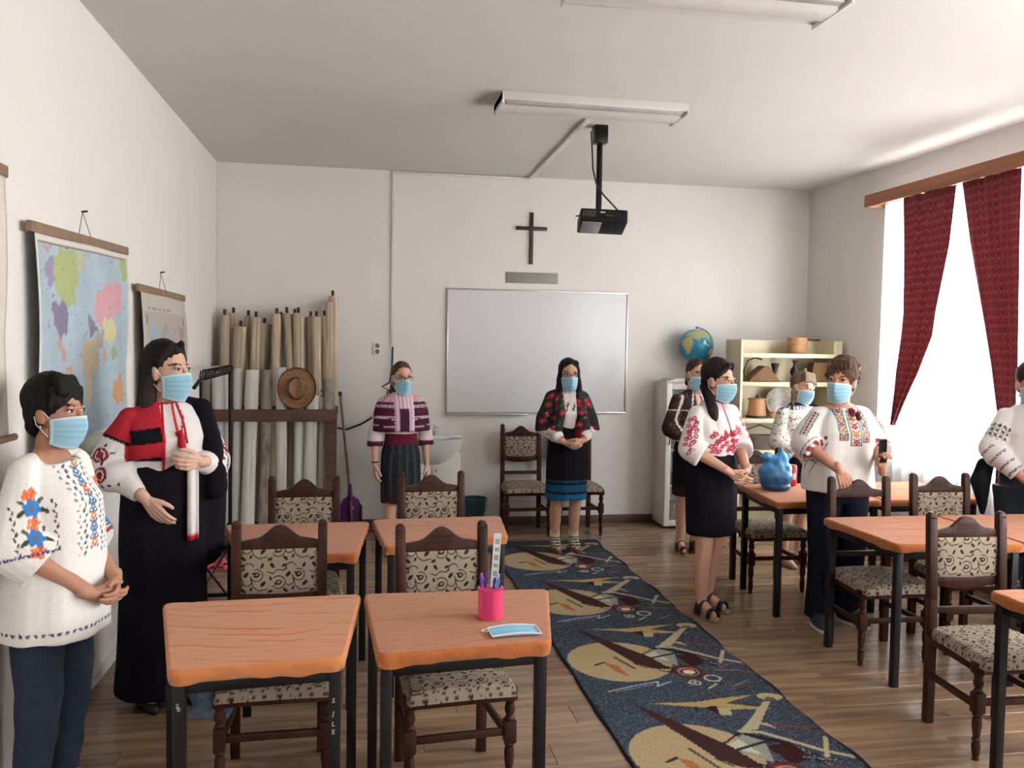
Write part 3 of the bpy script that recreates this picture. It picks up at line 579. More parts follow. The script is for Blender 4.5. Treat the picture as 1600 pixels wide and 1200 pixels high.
PAPS = mat('roll_paper_speckled', (.62,.58,.53), .85, color2=(.38,.34,.30), vscale=22, stretch=(1,1,.35), detail=6); RODD = mat('roll_rod_dark', (.20,.15,.12), .7, var=.3)
def roll(px, x_t, y_t, z_t, x_b, y_b, r, m, label, rod=True, rr=.92, grp='rolled maps standing in the rack'):
    base = Vector((x_b, y_b, .125)); top = Vector((x_t, y_t, z_t)); d = top-base; n = d.normalized(); a, c, _ = frame_of(n)
    t = thing('map_roll', label, 'map roll', base, 0, grp); R = []; r *= 1.1
    for k in range(9):
        s = k/8; p = d*s; q = r*(rr+(1-rr)*s)*(1+.05*math.sin(s*9+px)); R.append([tuple(p+(a*math.cos(j*PI/9)+c*math.sin(j*PI/9))*q*(1+.03*math.sin(j*1.7+px))) for j in range(18)])
    bb = B(); bb.rings(R); obj('paper', bb, m, t)
    obj('paper_edge', B().tube([tuple(a*r*rr*.9+c*r*rr*.5), tuple(d*.995+a*r*.92+c*r*.45)], .004, 6), m, t)
    if rod: obj('roll_rod', B().bar(tuple(d-n*.05), tuple(d+n*.055), .026, .02), RODD, t, bevel=.003)
    return t
def dirl(i, seq): return seq[i]
tall = [(-1.175,2.00,-1.15,.036),(-1.115,2.02,-1.13,.036),(-1.04,1.90,-1.12,.055),(-.985,2.0,-1.03,.030),(-.905,1.985,-.93,.040),(-.845,1.93,-.99,.058),(-.725,2.02,-.76,.034),(-.700,1.985,-.80,.040),(-.635,2.03,-.52,.030),(-.575,2.02,-.60,.034),(-.535,2.03,-.50,.046),(-.43,2.0,-.42,.040),(-.375,2.0,-.345,.034),(-.305,2.01,-.215,.046)]
tl = ['aged map roll leftmost against the wall corner', 'aged map roll second from the wall corner', 'wide short topped aged roll, third from the corner', 'thin aged roll behind the wide short topped roll', 'slim aged roll leaning left in the back row', 'broad aged roll leaning in the middle of the rack', 'slim aged roll upright right of the broad leaning one', 'cream roll with torn edge reaching the centre of the rack', 'thin roll leaning to the right across the middle', 'slim roll behind the straw hat\'s left side', 'smooth upright roll just above the straw hat', 'shadowed aged roll above the straw hat crown', 'narrow roll right of the shadowed one above the hat', 'fat aged roll at the right end of the back row']
for i, (xt, zt, xb, r) in enumerate(tall):
    yt = 8.23 if i % 2 else 8.12; roll(i, xt+.02, yt, zt, xb+.02, 7.90+.04*(i % 3), r, PAPY, tl[i])
roll(20, -.215, 8.29, 2.20, -.20, 8.06, .042, PAPY, 'tallest pale map roll rising at the right end of the rack'); roll(21, -.245, 8.20, 2.14, -.25, 8.03, .030, PAPY, 'tall pinkish roll beside the tallest one', rod=False)
short = [(-1.125,1.56,-1.12,.062,PAPW,'thick white roll with tape bands at the left of the rack'),(-.985,1.54,-1.005,.034,PAPW,'thin white roll behind the black clothes rail'),(-.865,1.53,-.905,.050,PAPW,'white roll second from the left in the front row'),(-.745,1.53,-.775,.042,PAPS,'speckled grey white roll in the front row'),(-.625,1.555,-.615,.040,PAPW,'white roll with chipped top left of the hat'),(-.475,1.53,-.485,.036,PAPW,'white roll partly behind the straw hat'),(-.365,1.32,-.39,.050,PAPW,'wide white roll below the straw hat'),(-.275,1.30,-.30,.036,PAPW,'white roll below the hat brim'),(-.225,1.46,-.225,.044,PAPS,'brown speckled rough roll at the right front of the rack')]
for i, (xt, zt, xb, r, m, lab) in enumerate(short):
    tt = roll(30+i, xt, 7.70 if i % 2 else 7.66, zt, xb, 7.64+.04*(i % 2), r, m, lab, rod=False, rr=1)
    if i == 0:
        for z in (.65, 1.02): obj('tape_band', B().tube([(-.004*z, .05*0, z), (-.004*z, .0, z+.05)], .064, 18), mat('yellowed_tape', (.68,.60,.42), .5), tt)
# straw hat leaning on the rolls, on top of the rack rail
STR = mat('straw', (.56,.41,.27), .8, color2=(.45,.32,.21), vscale=60, stretch=(1,1,1), bump=.3, bscale=90); HB = mat('hat_band', (.12,.08,.07), .7)
t = thing('straw_hat', 'tan straw hat with dark trim leaning on top of the rack', 'hat', (-.49, 7.575, 1.20)); t.rotation_euler = (-.10, 0, 0)
hb = B(); n = 40; R = []
for r, dy in ((.080,-.02),(.092,-.012),(.12,-.005),(.145,-.004),(.16,-.010),(.162,-.014),(.16,-.007),(.14,.004),(.11,.006),(.082,.0)): R.append([(r*.98*math.cos(2*PI*j/n), dy-.012*math.cos(4*PI*j/n)*(r/.18)**2, .18+r*1.08*math.sin(2*PI*j/n)) for j in range(n)])
hb.rings(R, False); obj('brim', hb, STR, t, smooth=60)
cb = B(); R = []
for k in range(9):
    s = k/8; rr = .084*(1-.18*s) if k < 7 else .092*(.7 if k == 7 else .05); dy = -.012-.10*min(1, s*1.15)
    R.append([(rr*.86*math.cos(2*PI*j/n), dy+(.030*math.exp(-(math.cos(2*PI*j/n)*rr*.86/.03)**2) if k >= 6 else 0), .18+rr*1.12*math.sin(2*PI*j/n)) for j in range(n)])
cb.rings(R, True); cr = obj('crown', cb, STR, t, smooth=60)
obj('hat_band', B().rings([[(r*.87*math.cos(2*PI*j/n), dy, .18+r*1.12*math.sin(2*PI*j/n)) for j in range(n)] for r, dy in ((.088,-.014),(.0875,-.03))], False), HB, cr)
obj('brim_trim', B().tube([(.161*.98*math.cos(2*PI*j/n), -.014-.012*math.cos(4*PI*j/n)*.8, .18+.162*1.08*math.sin(2*PI*j/n)) for j in range(n+1)], .004, 6), HB, t)
# black clothes rail beside the cloaked woman
t = thing('clothes_rail', 'black metal clothes rail behind the woman in the long cloak', 'clothes rail', (-1.03, 6.17, 0)); 
fr_ = obj('post', B().tube([(0,0,.03),(0,0,1.50)], .013, 12), BLKM, t); obj('post', B().tube([(0,1.38,.03),(0,1.38,1.52)], .016, 12), BLKM, t)
obj('top_rail', B().tube([(-.03,-.10,1.46),(0,0,1.52),(0,.7,1.56),(0,1.38,1.54),(0,1.46,1.53)], .013, 12), BLKM, t)
for k in range(14): obj('hanger_hook', B().tube([(.0,.05+.098*k,1.575),(.022,.05+.098*k,1.57),(.03,.05+.098*k,1.54),(.018,.05+.098*k,1.51),(0,.05+.098*k,1.505),(-.02,.06+.098*k,1.53),(-.01,.06+.098*k,1.57)], .005, 6), BLKM, t)
for yy in (0, 1.38):
    ft = B(); ft.bar((-.22,yy,.03),(.24,yy,.03),.03,.025); obj('foot', ft, BLKM, t, bevel=.003); obj('brace', B().tube([(.16,yy,.04),(0,yy,.26)], .008, 8), BLKM, t); obj('brace', B().tube([(-.16,yy,.04),(0,yy,.26)], .008, 8), BLKM, t)
obj('lower_bar', B().tube([(0,0,.06),(0,1.38,.06)], .010, 8), BLKM, t)
PINK = mat('pink_slipper', (.80,.32,.42), .7)
for k, (x, yy, r, lab) in enumerate(((-1.10,7.00,.3,'pink slipper on the floor by the rail, nearer one'), (-1.04,7.10,.5,'pink slipper on the floor by the rail, farther one'))):
    b = B(); b.loft([(0,.042,.115),(.018,.045,.118),(.022,.040,.112)]); t = thing('slipper', lab, 'slipper', (x, yy, 0), r, 'pink slippers'); obj('sole', b, PINK, t)
    b = B(); b.grid(lambda s, q: (-.045+.09*s, -.10+.10*q, .02+.045*math.sin(PI*s)*(.5+.5*q)), 12, 6); obj('strap', b, PINK, t, solid=.005)
# dustpan with long handle, bucket
PUR = mat('purple_plastic', (.37,.13,.40), .4); HAN = mat('broom_handle', (.44,.34,.31), .5, color2=(.56,.42,.42), vscale=12, stretch=(1,1,.6))
t = thing('dustpan', 'purple dustpan with a long pinkish handle leaning on the wall', 'dustpan', (-.04, 8.20, 0))
b = B(); b.prism([(-.09,.10),(.10,.10),(.105,.25),(.075,.31),(.02,.345),(-.02,.345),(-.07,.31),(-.10,.25)], -.012, 0); obj('pan', b, PUR, t, bevel=.004); b = B(); b.span((-.1,-.05,.10),(-.09,0,.26)).span((.1,-.05,.10),(.11,0,.26)); obj('pan_side', b, PUR, t, bevel=.003)
obj('handle_socket', B().tube([(0,-.02,.30),(-.005,-.02,.46)], [.022,.016], 12), PUR, t); obj('handle', B().tube([(.012,-.03,.10),(-.005,-.02,.4),(-.10,.13,1.28)], .012, 12), HAN, t); obj('end_cap', B().tube([(-.10,.13,1.27),(-.103,.134,1.31)], .016, 12), BLK, t)
b = B()
for s in (0, .011): b.rings([[(x_, -.0135, z_) for x_, z_ in ((.015+s,.215),(.022+s,.215),(.022+s,.245),(.015+s,.245))], [(x_, -.012, z_) for x_, z_ in ((.015+s,.215),(.022+s,.215),(.022+s,.245),(.015+s,.245))]])
obj('white_mark', b, WHITE, t)
t = thing('bucket', 'dark teal plastic bucket under the sink cabinet side', 'bucket', (1.12, 8.14, 0)); TEAL = mat('teal_plastic', (.10,.22,.24), .35)
b = B(); b.lathe([(.085,0),(.088,.01),(.112,.30),(.122,.302),(.122,.32),(.112,.322),(.108,.30),(.082,.015)], n=32); obj('pail', b, TEAL, t)
obj('bail_handle', B().tube([(.12*math.cos(a), -.115*math.sin(a)*.9-.02, .29-.13*math.sin(a)) for a in [PI*k/14 for k in range(15)]], .003, 6), GREYM, t)
# sink on its cabinet
t = thing('washbasin_cabinet', 'white washbasin on a cabinet behind the girl in the maroon cape', 'washbasin', (.70, 8.16, 0)); CER = mat('ceramic_white', (.82,.82,.81), .12, var=.03, coat=.3)
b = B(); b.span((-.27,-.12,.06),(.27,.21,.76)); obj('cabinet', b, WHITE, t, bevel=.004)
for x in (-.135, .135):
    d_ = obj('door', B().box((x,-.128,.36), (.262,.016,.56)), WHITE, t, bevel=.004); obj('knob', B().ell((x*.2+x*.1, -.142, .60), (.01,.008,.01)), ALU, d_)
b = B(); n = 36; R = []
for sc, z, dz in ((.30,.63,0),(.55,.655,0),(.8,.72,0),(.96,.80,0),(1.0,.865,0),(1.0,.885,0),(.93,.885,0),(.85,.86,0),(.6,.77,0),(.2,.74,0)):
    R.append([(.30*sc*math.cos(2*PI*j/n), -.02-(.20*sc*math.sin(2*PI*j/n) if math.sin(2*PI*j/n) > 0 else .23*math.sin(2*PI*j/n)*(1 if sc > .9 else sc)), z) for j in range(n)])
b.rings(R); obj('basin', b, CER, t, smooth=50); obj('basin_back', B().span((-.30,.13,.84),(.30,.215,.895)), CER, t, bevel=.01)
obj('tap', B().tube([(0,.17,.89),(0,.17,.99),(0,.12,1.02),(0,.06,.99)], .012, 10), ALU, t)
CUP = mat('mug_print', (.86,.84,.82), .25, color2=(.35,.33,.33), vscale=14)
t = thing('mug', 'white patterned mug on the washbasin rim', 'mug', (.72, 8.33, .897)); b = B(); b.lathe([(.036,0),(.04,.004),(.042,.10),(.038,.10),(.034,.01)], n=24); obj('cup_body', b, CUP, t); obj('handle', B().tube([(.04,0,.08),(.065,0,.075),(.068,0,.045),(.04,0,.025)], .005, 8), CUP, t)
# white cabinet with glass door, globe, papers
t = thing('glass_cabinet', 'white narrow cabinet with a glazed door beneath the globe', 'cabinet', (3.24, 8.19, 0)); PT = mat('paint_offwhite', (.80,.79,.76), .5, var=.06)
b = B(); b.span((-.27,-.15,.03),(-.25,.18,1.44)).span((.25,-.15,.03),(.27,.18,1.44)).span((-.25,-.15,1.42),(.25,.18,1.44)).span((-.25,-.15,.03),(.25,.18,.05)).span((-.25,.165,.05),(.25,.18,1.42)); obj('carcass', b, PT, t, bevel=.003)
for z in (.40, .76, 1.10): obj('shelf', B().span((-.25,-.13,z),(.25,.165,z+.018)), PT, t)
d_ = obj('door', B().span((-.27,-.172,.03),(-.215,-.152,1.43)).span((.215,-.172,.03),(.27,-.152,1.43)).span((-.215,-.172,1.37),(.215,-.152,1.43)).span((-.215,-.172,.03),(.215,-.152,.09)), PT, t, bevel=.003)
obj('pane', B().span((-.215,-.164,.09),(.215,-.160,1.37)), PANE, d_, smooth=0); obj('handle', B().tube([(-.24,-.172,.95),(-.24,-.20,.93),(-.24,-.20,.85),(-.24,-.172,.83)], .006, 8), BLKM, d_); obj('hinge', B().box((-.2,-.175,1.28), (.03,.008,.012)), ALU, d_)
CERB = mat('pottery_brown', (.36,.25,.18), .5, color2=(.55,.47,.38), vscale=22)
for i, (z, x, k) in enumerate(((.05,-.12,0),(.05,.08,1),(.418,-.10,2),(.418,.10,0),(.778,-.12,1),(.778,.07,2),(1.118,-.1,0),(1.118,.09,1))):
    nm, wh = (('carved pot', 'left'), ('carved jug', 'right'), ('patterned box', 'mid'))[k]; lv = ['bottom', 'bottom', 'second', 'second', 'third', 'third', 'top', 'top'][i]
    b = B(); b.lathe([[(.05,0),(.07,.06),(.06,.13),(.04,.16),(.05,.19),(.02,.19)],[(.04,0),(.06,.05),(.03,.14),(.045,.22),(.02,.22)],[(.07,0),(.07,.09),(.075,.10),(.05,.13),(.01,.14)]][k], n=16)
    o = obj(nm.replace(' ', '_'), b, CERB, smooth=60); o.location = (3.24+x, 8.17, z+.001); tag(o, 'brown %s behind the cabinet glass, %s shelf, %s side' % (nm, lv, 'left' if x < 0 else 'right'), 'ornament')
t = thing('globe', 'blue and ochre desk globe on top of the white cabinet', 'globe', (3.33, 8.20, 1.441))
b = B(); b.ell((0,0,.355), (.168,.168,.168), n=96, m=64); me = b.mesh('ball')
def globe_col(co, no):
    n_ = (co-np.array([0,0,.355]))/.168; lon = np.arctan2(n_[:, 0], -n_[:, 1]); lat = np.arcsin(np.clip(n_[:, 2], -1, 1)); P = Paint(lon, lat, '1f7fa0')
    P.poly([(-1.3,.55),(-1.0,1.0),(-.3,1.15),(.5,1.1),(.9,.75),(.55,.45),(.65,.15),(.45,.3),(.2,.5),(-.1,.45),(-.2,.2),(-.5,.45),(-.7,.35),(-.8,.6)], '9aa878'); P.poly([(-1.1,.5),(-.75,.55),(-.55,.2),(-.7,-.3),(-.95,-.6),(-1.1,-.2),(-1.35,.2)], 'c0b078')
    P.poly([(.55,-.2),(.95,-.15),(1.1,-.5),(.7,-.6),(.5,-.45)], 'c9a860'); P.ell(.35,.05,.2,.05,'a8b070',-.5); P.ell(-.3,.8,.35,.15,'b8aa70',.2); P.on(lat > 1.25, 'b9c4bf'); P.on(lat < -1.1, '2b6f88')
    rng = np.random.RandomState(4)
    for i in range(120): P.ell(rng.rand()*3-1.5, rng.rand()*2-.8, .02, .012, ['3f93aa', 'b0a070', '2c88a0'][i % 3])
    return P.c
paint_mesh(me, globe_col); put('globe_ball', me, mat('globe_print', None, .25, col=True, var=.03), t, 180)
obj('axis_knob', B().tube([(0,0,.52),(0,0,.545)], .008, 10), BLK, t); obj('meridian_arm', B().tube([(.18*math.sin(a), 0, .355-.18*math.cos(a)) for a in [PI*k/16 for k in range(17)]], .005, 8), BLK, t)
obj('foot', B().lathe([(.085,0),(.085,.012),(.03,.03),(.012,.06),(.010,.18)], n=24), BLK, t)
for i in range(3):
    o = obj('paper_stack', B().box((0,0,0), (.30-.02*i,.21,.010)), mat('paper', (.85,.85,.85), .8, var=.04), bevel=.001); o.location = (3.12+.01*i, 8.12, 1.446+.0105*i); o.rotation_euler = (0,0,.1*i); tag(o, ['lowest pad of white paper on the cabinet top', 'middle pad of white paper on the cabinet top', 'topmost pad of white paper beside the globe'][i], 'paper')
# cream shelf unit
CRE = mat('cream_paint', (.78,.74,.62), .5, var=.06); SX0, SX1, SY, SH = 3.53, 4.56, 7.60, 1.86
t = thing('shelf_unit', 'cream open shelf unit of pottery and baskets behind the fringed girl', 'shelf unit', ((SX0+SX1)/2, SY+.17, 0)); hw = (SX1-SX0)/2
obj('side_panel', B().span((-hw,-.17,0),(-hw+.025,.17,SH)), CRE, t, bevel=.003); obj('side_panel', B().span((hw-.09,-.17,0),(hw,.17,SH)), CRE, t, bevel=.003); obj('back_panel', B().span((-hw+.025,.155,0),(hw-.09,.17,SH)), CRE, t)
SZ = (1.735, 1.465, 1.12, .82, .45, .08)
for z in SZ: obj('shelf', B().span((-hw+.025,-.17,z-.04),(hw-.09,.155,z)), CRE, t, bevel=.002)
WCK = mat('wicker', (.50,.36,.22), .8, color2=(.33,.23,.15), vscale=40, stretch=(1,1,4), bump=.5, bscale=70); DWD = mat('carved_dark_wood', (.13,.09,.07), .5); GRYW = mat('weathered_wood', (.36,.31,.26), .8, var=.3, vscale=12, stretch=(4,4,1)); LTW = mat('light_wood', (.68,.50,.34), .6, color2=(.58,.42,.28), vscale=10, stretch=(1,1,.4))
def item(name, b, m, loc, lab, cat, **k):
    o = obj(name, b, m, **k); o.location = loc; return tag(o, lab, cat)
SYm = SY+.13
t = thing('wooden_tub', 'light wooden tub standing on top of the shelf unit', 'tub', (4.16, SYm, 1.736)); R = []
obj('staves', B().lathe([(.078,0),(.085,.012),(.092,.15),(.086,.15),(.078,.02)], n=24), LTW, t); obj('hoop', B().lathe([(.092,.09),(.096,.095),(.095,.115),(.091,.12)], n=24), LTW, t); obj('lid', B().lathe([(.0,.14),(.09,.14),(.092,.152),(.0,.155)], n=24), LTW, t)
b = B(); b.prism([(-.16,0),(-.13,.04),(0,.15),(.04,.15),(.15,.02),(.15,0)], -.08, .08); item('pitched_basket', b, WCK, (3.80, SYm, 1.466), 'brown peaked basket at the left of the upper shelf', 'basket', bevel=.01)
b = B(); b.tube([(-.05,0,0),(-.06,0,.10),(-.02,0,.20),(.05,0,.225),(.12,0,.21)], .008, 8); item('carved_hook', b, DWD, (3.66, SYm-.05, 1.466), 'curved dark carved stick at the shelf end', 'ornament')
b = B(); b.lathe([(.05,0),(.05,.008),(.015,.02),(.012,.07),(.025,.12),(.04,.17),(.028,.175),(.012,.13),(.004,.10)], n=16); item('carved_goblet', b, DWD, (3.93, SYm-.02, 1.466), 'dark flared wooden goblet on the upper shelf', 'goblet', smooth=60)
b = B(); b.lathe([(.03,0),(.02,.02),(.03,.05),(.045,.09),(.04,.12),(.018,.15),(.016,.18),(.03,.20),(.02,.205)], n=18); item('dark_vase', b, DWD, (4.13, SYm-.03, 1.466), 'dark patterned vase beside the goblet on the upper shelf', 'vase', smooth=60)
b = B(); b.prism([(-.10,0),(-.06,.19),(.09,.19),(.10,0)], -.05, .05); item('woven_basket', b, WCK, (4.38, SYm, 1.466), 'grey woven basket at the right of the upper shelf', 'basket', bevel=.008)
b = B(); b.lathe([(.025,0),(.028,.07),(.016,.09),(.02,.13),(.012,.13)], n=16); item('small_bottle', b, mat('bottle_glass', (.45,.42,.38), .2), (4.25, SYm, 1.466), 'small pale bottle between vase and basket', 'bottle', smooth=60)
t = thing('lidded_bucket', 'lidded light wooden bucket on the middle shelf', 'bucket', (3.765, SYm, 1.121)); obj('staves', B().lathe([(.09,0),(.092,.01),(.075,.17),(.07,.17)], n=22), LTW, t); obj('lid', B().lathe([(0,.17),(.088,.17),(.088,.185),(0,.19)], n=22), LTW, t); obj('lid_knob', B().ell((0,0,.20), (.014,.014,.014)), DWD, t); obj('base_ring', B().lathe([(.105,0),(.105,.02),(.09,.022)], n=22), DWD, t)
t = thing('painted_plate', 'round painted plate standing on the middle shelf beside the fringed girl', 'plate', (4.02, SYm+.08, 1.125)); b = B(); b.lathe([(.0,0),(.07,.002),(.13,.02),(.135,.025),(.12,.022),(.06,.008),(.0,.006)], n=32); o = obj('plate_disc', b, mat('plate_glaze', (.55,.50,.42), .3, color2=(.25,.23,.20), vscale=26), t, smooth=60); o.rotation_euler = (PI/2-.2, 0, 0); o.location = (0,0,.135)
b = B(); b.lathe([(.03,0),(.045,.03),(.035,.055),(.02,.055)], n=16); item('small_bowl', b, LTW, (3.91, SYm-.05, 1.121), 'tiny light bowl between the bucket and the plate', 'bowl', smooth=60)
b = B(); b.lathe([(.05,0),(.09,.05),(.06,.11),(.02,.13)], n=18); item('dark_pot', b, DWD, (4.35, SYm, 1.121), 'dark pot at the right end of the middle shelf', 'pot', smooth=60)
t = thing('wicker_basket', 'grey wicker basket with an arched handle on the lower shelf', 'basket', (3.80, SYm, .821)); obj('basket_body', B().loft([(0,.12,.08),(.13,.15,.10),(.135,.14,.09),(.02,.11,.07)]), GRYW, t); obj('handle', B().tube([(-.14,0,.12),(-.12,0,.19),(0,0,.23),(.12,0,.19),(.14,0,.12)], .008, 8), GRYW, t)
b = B(); b.span((-.11,-.08,0),(.11,.08,.12)); item('small_chest', b, GRYW, (4.06, SYm, .821), 'low weathered chest beside the wicker basket', 'box', bevel=.006)
t = thing('picture_frame', 'brown framed picture behind the right end of the shelf unit', 'picture', (4.42, 8.08, 0)); 
for a, c in (((-.17,-.015,1.30),(.17,.015,1.34)), ((-.17,-.015,1.84),(.17,.015,1.88)), ((-.17,-.015,1.34),(-.13,.015,1.84)), ((.13,-.015,1.34),(.17,.015,1.84))): obj('frame_bar', B().span(a, c), mat('frame_wood', (.50,.38,.28), .5), t, bevel=.004)
obj('mount', B().span((-.13,-.004,1.34),(.13,.004,1.84)), mat('aged_print', (.66,.58,.48), .7, color2=(.40,.40,.42), vscale=9), t); obj('easel_leg', B().span((-.02,.016,0),(.02,.04,1.85)), RW, t)
# ---------------------------------------------------------------- curtains
CUR = mat('red_patterned_curtain', None, .9, col=True, var=.15, vscale=30, transl=.38, bump=.1, bscale=120)
t = thing('curtain_pelmet', 'brown wooden pelmet board above the red curtains', 'pelmet', (4.42, 0, 0)); PEL = mat('pelmet_wood', (.62,.38,.24), .5, color2=(.52,.31,.20), vscale=4, stretch=(1,.4,6))
obj('board', B().span((-.0,1.2,3.04),(.022,7.10,3.145)), PEL, t, bevel=.003); obj('end_return', B().span((.022,7.06,3.04),(.18,7.085,3.145)), PEL, t, bevel=.003); obj('rail', B().span((.09,1.2,3.06),(.105,7.05,3.075)), ALU, t)
for y_ in (6.83, 6.0, 5.93): obj('curtain_hook', B().tube([(.097,y_,3.06),(.09,y_,3.03),(.10,y_+.01,3.0)], .004, 6), GREYM, t)
def red_curtain(label, top, keys, x0=4.47, ph=0):
    # keys: z -> (y_left(far), y_right(near))
    zs = [k[0] for k in keys][::-1]; ya = [k[1] for k in keys][::-1]; yb = [k[2] for k in keys][::-1]
    nu, nv = 90, 150; z1, z0 = keys[0][0], keys[-1][0]
    def P(u, v):
        z = z0+(z1-z0)*v; a, c = np.interp(z, zs, ya), np.interp(z, zs, yb); y_ = a+(c-a)*u; w_ = abs(c-a)
        d = .014*math.sin(u*PI*7+ph+.6*math.sin(v*4))*(1-.3*v)+.005*math.sin(u*31+v*3)
        return (x0+d, y_, z)
    b = B(); b.grid(P, nu, nv); me = b.mesh('c'); uu = np.tile(np.arange(nu+1)/nu, nv+1); vv = np.repeat(np.arange(nv+1)/nv, nu+1)
    def cf(co, no):
        U = uu*.62; V = vv*(z1-z0); P_ = Paint(U % .05, V % .06, '75383c')
        for s in (-.06, 0, .06): P_.line([(0,.02+s),(.025,.045+s),(.05,.02+s)], .007, 'a05a62'); P_.line([(.0,.035+s),(.012,.048+s)], .005, '5e1c22'); P_.line([(.05,.035+s),(.038,.048+s)], .005, '5e1c22'); P_.ell(.025,.015+s,.007,.006,'93404a')
        return P_.c
    paint_mesh(me, cf); o = put('red_curtain', me, CUR, None, 180, .003); return tag(o, label, 'curtain', 'red patterned curtains')
red_curtain('red patterned curtain gathered to the left at the far end of the window', 0, [(3.05,6.60,5.97),(2.6,6.58,6.02),(2.1,6.57,6.14),(1.9,6.59,6.17),(1.6,6.64,6.33),(1.35,6.66,6.50),(1.15,6.67,6.62)])
red_curtain('red patterned curtain in the middle of the window, narrowing downwards', 0, [(3.05,5.90,5.30),(2.6,5.80,5.29),(2.15,5.67,5.27),(1.7,5.53,5.25),(1.35,5.44,5.25),(1.1,5.42,5.27),(.8,5.43,5.27)], ph=1)
red_curtain('red patterned curtain at the near window, out to the right', 0, [(3.05,4.1,3.5),(2.0,4.0,3.5),(1.0,3.9,3.5)], ph=2)
SHEER = thin('sheer_voile', (.94,.94,.95), .30, .9, translucent=.62)
def sheer(label, y0, y1, ph, z0=.12):
    nu, nv = 240, 20
    def P(u, v): y_ = y0+(y1-y0)*u; return (4.52+.018*math.sin(y_*42+ph+1.2*math.sin(y_*5))+.01*math.sin(y_*17+v*1.5), y_, z0+(3.05-z0)*v)
    b = B(); b.grid(P, nu, nv); o = put('sheer_curtain', b.mesh('s'), SHEER, None, 180); return tag(o, label, 'curtain', 'white sheer curtains')
sheer('white sheer curtain hanging over the bright window beside the shelf unit', 4.45, 6.95, 0); sheer('white sheer curtain over the window near the camera', 1.5, 4.4, 1); sheer('white sheer curtain over the window behind the camera', -1.2, 1.4, 2)
# ---------------------------------------------------------------- things on the desks
t = thing('pen_cup', 'pink mesh pen cup on the front right desk of the left pair', 'pen cup', (.497, 3.14, .777)); MESHP = mat('pink_metal', (.86,.22,.42), .4, .2)
def pinkmesh():
    m = bpy.data.materials.new('pink_mesh'); m.use_nodes = True; N = m.node_tree.nodes; L = m.node_tree.links; b = N['Principled BSDF']; b.inputs['Base Color'].default_value = (*srgb((.90,.22,.45)), 1); b.inputs['Roughness'].default_value = .4
    tr = N.new('ShaderNodeBsdfTransparent'); mx = N.new('ShaderNodeMixShader'); mx.inputs[0].default_value = .32; L.new(b.outputs[0], mx.inputs[1]); L.new(tr.outputs[0], mx.inputs[2]); L.new(mx.outputs[0], N['Material Output'].inputs['Surface']); return m
obj('mesh_wall', B().rings([[(.046*math.cos(2*PI*j/32), .046*math.sin(2*PI*j/32), z) for j in range(32)] for z in (.004, .106)], False), pinkmesh(), t); obj('rim', B().lathe([(.044,.104),(.048,.104),(.049,.11),(.044,.11)], n=32), MESHP, t); obj('base', B().lathe([(.048,0),(.048,.007),(.0,.007)], n=32), MESHP, t)
for i, (bx, by, tx, ty, h_, c, lab) in enumerate([(-.02,.0,-.035,.01,.135,(.15,.25,.75),'blue pen at the left of the pink cup'),(.02,-.02,-.03,.02,.14,(.8,.15,.2),'red pen crossing inside the pink cup'),(-.01,.02,-.02,.0,.145,(.12,.16,.55),'dark blue pen standing in the pink cup'),(.0,.01,.012,-.015,.13,(.10,.20,.60),'navy capped pen in the middle of the pink cup'),(.01,.02,.03,.015,.135,(.75,.78,.80),'silver pen in the pink cup'),(.02,.0,.038,0,.14,(.10,.14,.30),'black blue pen at the right of the pink cup'),(.0,-.02,.025,-.02,.125,(.30,.50,.70),'light blue pen at the front of the pink cup')]):
    tt = thing('pen', lab, 'pen', (.497, 3.14, .785), 0, 'pens in the pink cup'); obj('barrel', B().tube([(bx,by,0),(tx,ty,h_)], .0042, 8), mat('pen_%d' % i, c, .3), tt); d = Vector((tx-bx, ty-by, h_)).normalized(); obj('cap', B().tube([(tx,ty,h_), tuple(Vector((tx,ty,h_))+d*.012)], .005, 8), mat('pen_%d' % i), tt)
t = thing('ruler', 'long pale printed ruler standing in the pink cup', 'ruler', (.505, 3.15, .787), 0); t.rotation_euler = (0, .06, 0); rl = obj('ruler_strip', B().box((0,0,.15), (.028,.002,.30)), mat('ruler_card', (.80,.81,.79), .5), t)
b = B()
for k in range(9): b.box((0,-.0014,.03+.03*k), (.016,.0006,.014 if k % 2 else .02))
obj('printed_block', b, mat('print_grey', (.55,.57,.57), .7), rl); b = B(); [b.box((.009,-.0014,.01+.0085*k), (.006,.0006,.0012)) for k in range(33)]; obj('tick_marks', b, mat('print_dark', (.25,.26,.28), .7), rl)
MBLUE = mat('mask_blue', (.50,.72,.82), .8, var=.06, vscale=30); MWH = mat('mask_white', (.85,.87,.88), .8)
t = thing('flat_mask', 'flat blue surgical mask lying on the front desk', 'face mask', (.555, 2.955, .7795), .05)
b = B(); b.grid(lambda s, q: ((s-.5)*.175, (q-.5)*.09+.006*math.sin(s*PI), .0015+.010*math.sin(PI*s)*(q > .05)*(.6+.4*math.sin(q*9))*.8), 24, 24); obj('mask_panel', b, MBLUE, t, solid=.001)
for s in (-.045, .045): obj('mask_edge', B().tube([(-.0875+.175*k/12, s+.006*math.sin(k/12*PI), .004+.010*math.sin(PI*k/12)*(.6+.4*math.sin((s/.09+.5)*9))*.8) for k in range(13)], .0028, 6), MWH, t)
for s in (-1, 1): obj('mask_edge', B().tube([(s*.0875,-.045,.003),(s*.0875,.045,.003)], .0028, 6), MWH, t)
obj('ear_loop', B().tube([(-.086,.04,.003),(-.105,.035,.003),(-.115,.022,.003),(-.105,.012,.003),(-.086,.015,.003)], .0016, 6), MWH, t)
